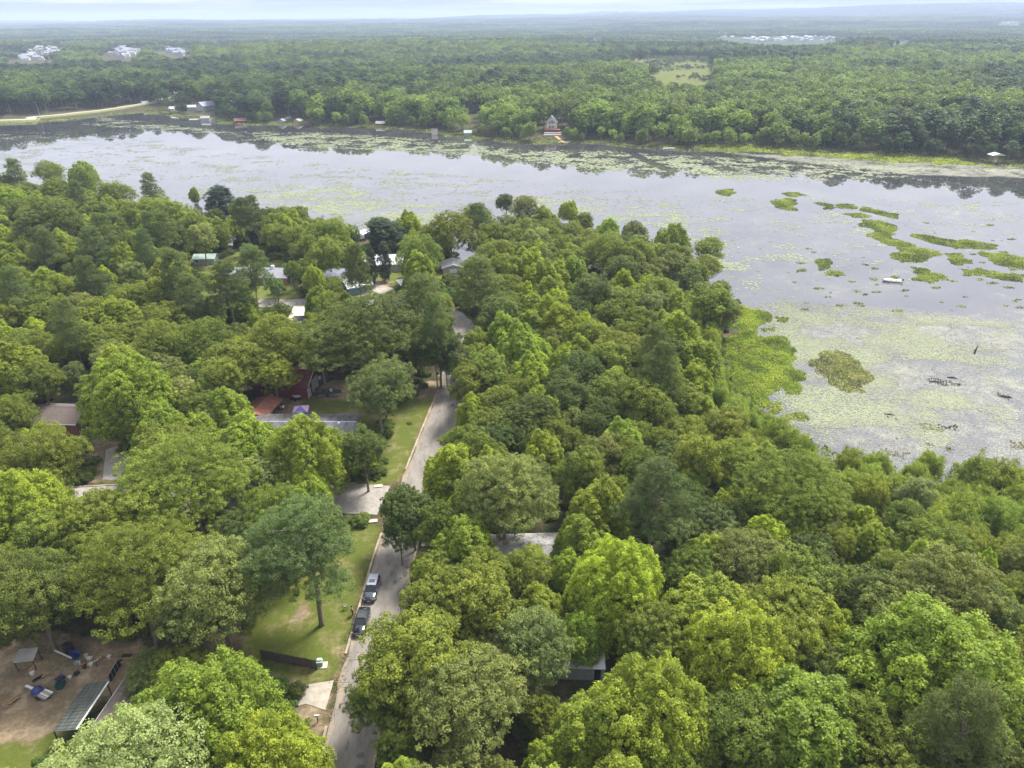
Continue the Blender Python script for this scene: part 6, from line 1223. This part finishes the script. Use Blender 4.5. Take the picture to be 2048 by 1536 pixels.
for k in range(4): MB().box(.0 + .1 * k, 1.5 + .05 * k, -.5 + .27 * k, -.28 + .27 * k, .46 + .06 * k, .54 + .06 * k).build('board', WHITE if k % 2 else TAN, T)
MB().box(-2.6, -1.2, -.15, .15, .5, .62).build('ramp', WHITE, T)
for s in (-1, 1): MB().loft([[(.2 + .3 * math.cos(.628 * k), s * qq, .3 + .3 * math.sin(.628 * k)) for k in range(10)] for qq in (.62, .78)]).build('wheel', RUB, T)
q = ZJ(965, 660); GRN = mat('bin_green', (.02, .10, .075), (.015, .07, .055), .5, 2); T = thing('green_cart', 'dark green open-topped cart in the middle of the yard', 'bin', (q.x, q.y, 0), R_(8)); MB().box(-.42, .42, -.5, .5, .1, .16).build('base', GRN, T)
for x0, x1, y0, y1 in ((-.42, -.36, -.5, .5), (.36, .42, -.5, .5), (-.36, .36, -.5, -.44), (-.36, .36, .44, .5), (-.36, .36, -.03, .03)): MB().box(x0, x1, y0, y1, .16, .85).build('side', GRN, T)
q = ZJ(950, 565); T = thing('blue_barrow', 'blue wheelbarrow with red load behind the green cart', 'wheelbarrow', (q.x, q.y, 0), R_(70)); MB().loft([[(-.4, -.25, .3), (-.4, .25, .3), (-.5, .35, .65), (-.5, -.35, .65)], [(.4, -.2, .3), (.4, .2, .3), (.55, .3, .6), (.55, -.3, .6)]]).build('tray', mat('barrow_blue', (.03, .06, .25), None, .4), T); MB().lathe([(.16, .0), (.2, .15), (.16, .3)], 10, (.5, 0, 0)).build('wheel', RUB, T); MB().box(-.25, .25, -.2, .2, .62, .75).build('load', REDW, T)
def tyre(lb, a, b_, z=0.0, m=RUB):
    q = ZJ(a, b_, z); T = thing('tyre', lb, 'tyre', (q.x, q.y, z)); MB().lathe([(.17, .0), (.33, .0), (.37, .12), (.33, .24), (.17, .24), (.15, .12)], 14).build('tyre', m, T)
tyre('black tyre lying flat in the middle of the yard', 1210, 455); tyre('black tyre leaning under the tree edge', 1350, 350); tyre('black tyre by the low garden wall', 1905, 230)
for i, (a, b_, s_, m_, lb) in enumerate([(515, 465, .28, WHITE, 'white bucket near the dark beams'), (1105, 522, .25, WHITE, 'white tub beside the green cart'), (1438, 325, .3, WHITE, 'white drum at the junk heap edge'), (1400, 225, .26, WHITE, 'white pail on the junk heap'), (1360, 180, .26, CREAM, 'cream pail at back of junk heap'), (1725, 205, .28, WHITE, 'white bowl by the right-hand plank'), (1210, 310, .3, TEAL, 'pale green tub in the weeds'), (1195, 195, .6, mat('barrow_blue', ()), 'large blue drum beside the black shed')]):
    q = ZJ(a, b_); T = thing('bucket', lb, 'bucket', (q.x, q.y, 0)); MB().lathe([(s_ * .75, 0), (s_, s_ * 1.3), (s_ * 1.06, s_ * 1.34), (s_ * .92, s_ * 1.3), (s_ * .7, .06)], 12).build('pail', m_, T); MB().tube([(-s_, 0, s_ * 1.3), (-s_ * .6, .1, s_ * 1.9), (s_ * .6, .1, s_ * 1.9), (s_, 0, s_ * 1.3)], .012, 4).build('handle', METAL, T)
q = ZJ(1110, 130); T = thing('black_cabinet', 'tall black cabinet under the overhanging branches', 'cabinet', (q.x, q.y, 0)); MB().box(-.5, .5, -.35, .35, 0, 1.7).build('body', BLACK, T); MB().box(-.45, -.02, -.38, -.352, .1, 1.6).build('door', BLACK, T); MB().box(.02, .45, -.38, -.352, .1, 1.6).build('door', BLACK, T)
for i in range(14):
    q = ZJ(rnd.uniform(1250, 1560), rnd.uniform(230, 370)); m_ = [WOODL, mat('orange_plastic', (.45, .18, .05), None, .6), WHITE, WOOD][i % 4]; r_z = rnd.uniform(0, 3); L_ = rnd.uniform(.4, 1.3)
    T = thing('scrap_piece', ['bare timber', 'orange', 'white', 'dark timber'][i % 4] + ' scrap in the junk heap, ' + ['at its near left', 'at its back', 'at its right end', 'in its middle'][i // 4], 'scrap', (q.x, q.y, rnd.uniform(0, .25)), r_z, 'scraps of the junk heap'); MB().box(-L_ / 2, L_ / 2, -.08, .08, 0, .1).build('board', m_, T)
beam('garden_edge', 'timber edge board at back right of the yard', ZJ(1640, 245), ZJ(1840, 222), .15, .2, WOODL); T = thing('planter_box', 'wooden planter box at back right of the yard', 'planter', ZJ(2010, 205), R_(5)); MB().box(-.8, .8, -.35, .35, 0, .45).build('box', WOODL, T); MB().box(-.7, .7, -.28, .28, .45, .48).build('soil', BLACK, T)
a_, b_ = ZJ(1910, 320), ZJ(1740, 600); d_ = b_ - a_; T = thing('black_fence', 'black screened fence running down to the yard house', 'fence', a_, math.atan2(d_.y, d_.x)); Lf = d_.length; n = 4
for k in range(n): MB().box(k * Lf / n + .05, (k + 1) * Lf / n - .05, -.02, .02, .05, 1.3).build('panel', BLACK, T)
MB().box(0, Lf, -.05, .05, 1.3, 1.38).build('rail', METAL, T)
for k in range(n + 1): MB().box(k * Lf / n - .05, k * Lf / n + .05, -.05, .05, -.2, 1.3).build('post', METAL, T)
q = at(360, 1166, 2.8); T = gable('hidden_shed', 'dark shed roof with pale ridge glimpsed between crowns', 'shed', q.x, q.y, R_(0), 3.2, 3.0, 2.2, 2.9, WOOD, ROOFD, .2, 0, WHITE)
q = at(1300, 1075, .5); T = thing('fallen_pole', 'long pale pole lying beyond the bright poplars', 'pole', (q.x, q.y, .5), R_(-12)); MB().tube([(-2.5, 0, 0), (2.6, 0, .1)], [.07, .05], 6).build('pole', METAL, T)
# ------------------------------------------------------------------ the person by the black saloon
SKIN = mat('skin', (.50, .33, .25), (.45, .29, .22), .6, 4); SHIRT = mat('pink_top', (.62, .42, .42), (.55, .36, .36), .9, 5); TROU = mat('black_trousers', (.02, .02, .025), None, .9); HAIR = mat('dark_hair', (.025, .02, .018), None, .7)
def skin_mesh(name, V, E, Rr, m, parent, lv=1):
    me = bpy.data.meshes.new(name); me.from_pydata(V, E, []); o = bpy.data.objects.new(name, me); COL.objects.link(o); o.parent = parent
    md = o.modifiers.new('skin', 'SKIN'); sv = me.skin_vertices[0].data if me.skin_vertices else None
    if sv is None:
        bm = bmesh.new(); bm.from_mesh(me); bm.verts.layers.skin.verify(); bm.to_mesh(me); bm.free(); sv = me.skin_vertices[0].data
    for i, r in enumerate(Rr): sv[i].radius = (r, r) if not hasattr(r, '__len__') else r
    sv[0].use_root = True; s_ = o.modifiers.new('subdivision', 'SUBSURF'); s_.levels = s_.render_levels = lv; me.materials.append(m); return o
q = at(709, 1229); T = thing('person', 'person in a pink top and black trousers standing on kerb behind the saloon', 'person', (-22.75, 74.2, h1(-22.75, 74.2) + .02), R_(-60))
V = [(0, 0, .95), (0, 0, 1.15), (0, 0, 1.38), (0, .01, 1.5), (0, .02, 1.6), (0, .03, 1.68), (.17, 0, 1.42), (.25, .02, 1.14), (.24, .16, .92), (.24, .22, .84), (-.17, 0, 1.42), (-.24, .03, 1.14), (-.2, .16, .95), (-.19, .22, .88), (.1, 0, .86), (.11, .02, .48), (.11, -.02, .1), (.12, .12, .04), (-.1, 0, .86), (-.11, .05, .48), (-.12, -.06, .1), (-.13, .08, .04)]
E_ = [(0, 1), (1, 2), (2, 3), (3, 4), (4, 5), (2, 6), (6, 7), (7, 8), (8, 9), (2, 10), (10, 11), (11, 12), (12, 13), (0, 14), (14, 15), (15, 16), (16, 17), (0, 18), (18, 19), (19, 20), (20, 21)]
Rr = [(.15, .11), (.13, .1), (.15, .1), .055, .09, .08, .055, .042, .032, .03, .055, .042, .032, .03, .09, .06, .042, .035, .09, .06, .042, .035]
skin_mesh('body', V, E_, Rr, SKIN, T)
for s, hx, hy, hz in ((1, .24, .22, .84), (-1, -.19, .22, .88)):   # five fingers on each hand
    for k in range(5):
        o_ = (-.03 + .015 * k) * 1.0; ln = (.05, .07, .075, .07, .055)[k]; a = -s * .04 if k == 0 else 0
        skin_mesh('finger', [(hx + o_, hy, hz), (hx + o_ + a, hy + .02, hz - ln * .6), (hx + o_ + a, hy + .045, hz - ln)], [(0, 1), (1, 2)], [.009, .008, .007], SKIN, T, 0)
skin_mesh('top', [V[0], V[1], V[2], (.17, 0, 1.42), (.225, .015, 1.22), (-.17, 0, 1.42), (-.22, .02, 1.22)], [(0, 1), (1, 2), (2, 3), (3, 4), (2, 5), (5, 6)], [(.165, .125), (.15, .118), (.165, .115), .07, .06, .07, .06], SHIRT, T)
skin_mesh('trousers', [(0, 0, .93), (.1, 0, .84), (.11, .02, .48), (.11, -.02, .1), (-.1, 0, .84), (-.11, .05, .48), (-.12, -.06, .1)], [(0, 1), (1, 2), (2, 3), (0, 4), (4, 5), (5, 6)], [(.165, .125), .105, .078, .062, .105, .078, .062], TROU, T)
MB().lathe([(.06, 1.58), (.115, 1.64), (.12, 1.72), (.09, 1.79), (.02, 1.81)], 12, (0, -.005, 0)).build('hair', HAIR, T, True)
for s in (-1, 1):
    MB().lathe([(.005, -.012), (.012, 0), (.005, .012)], 6, (s * .032, .118, 1.67)).build('eye', BLACK, T); MB().box(s * .085 - .01, s * .085 + .01, .0, .03, 1.62, 1.68).build('ear', SKIN, T); MB().box(s * .12 - .045, s * .12 + .045, -.04 if s > 0 else -.08, .2 if s > 0 else .16, 0, .07).build('shoe', BLACK, T, bevel=.02)
MB().prism([(.10, 1.61), (.14, 1.62), (.11, 1.665)], -.012, .012).build('nose', SKIN, T); MB().box(-.025, .025, .108, .118, 1.585, 1.592).build('mouth', REDW, T)
print('TRIS', sum(sum(len(p.vertices) - 2 for p in m.polygons) for m in bpy.data.meshes if m.users))
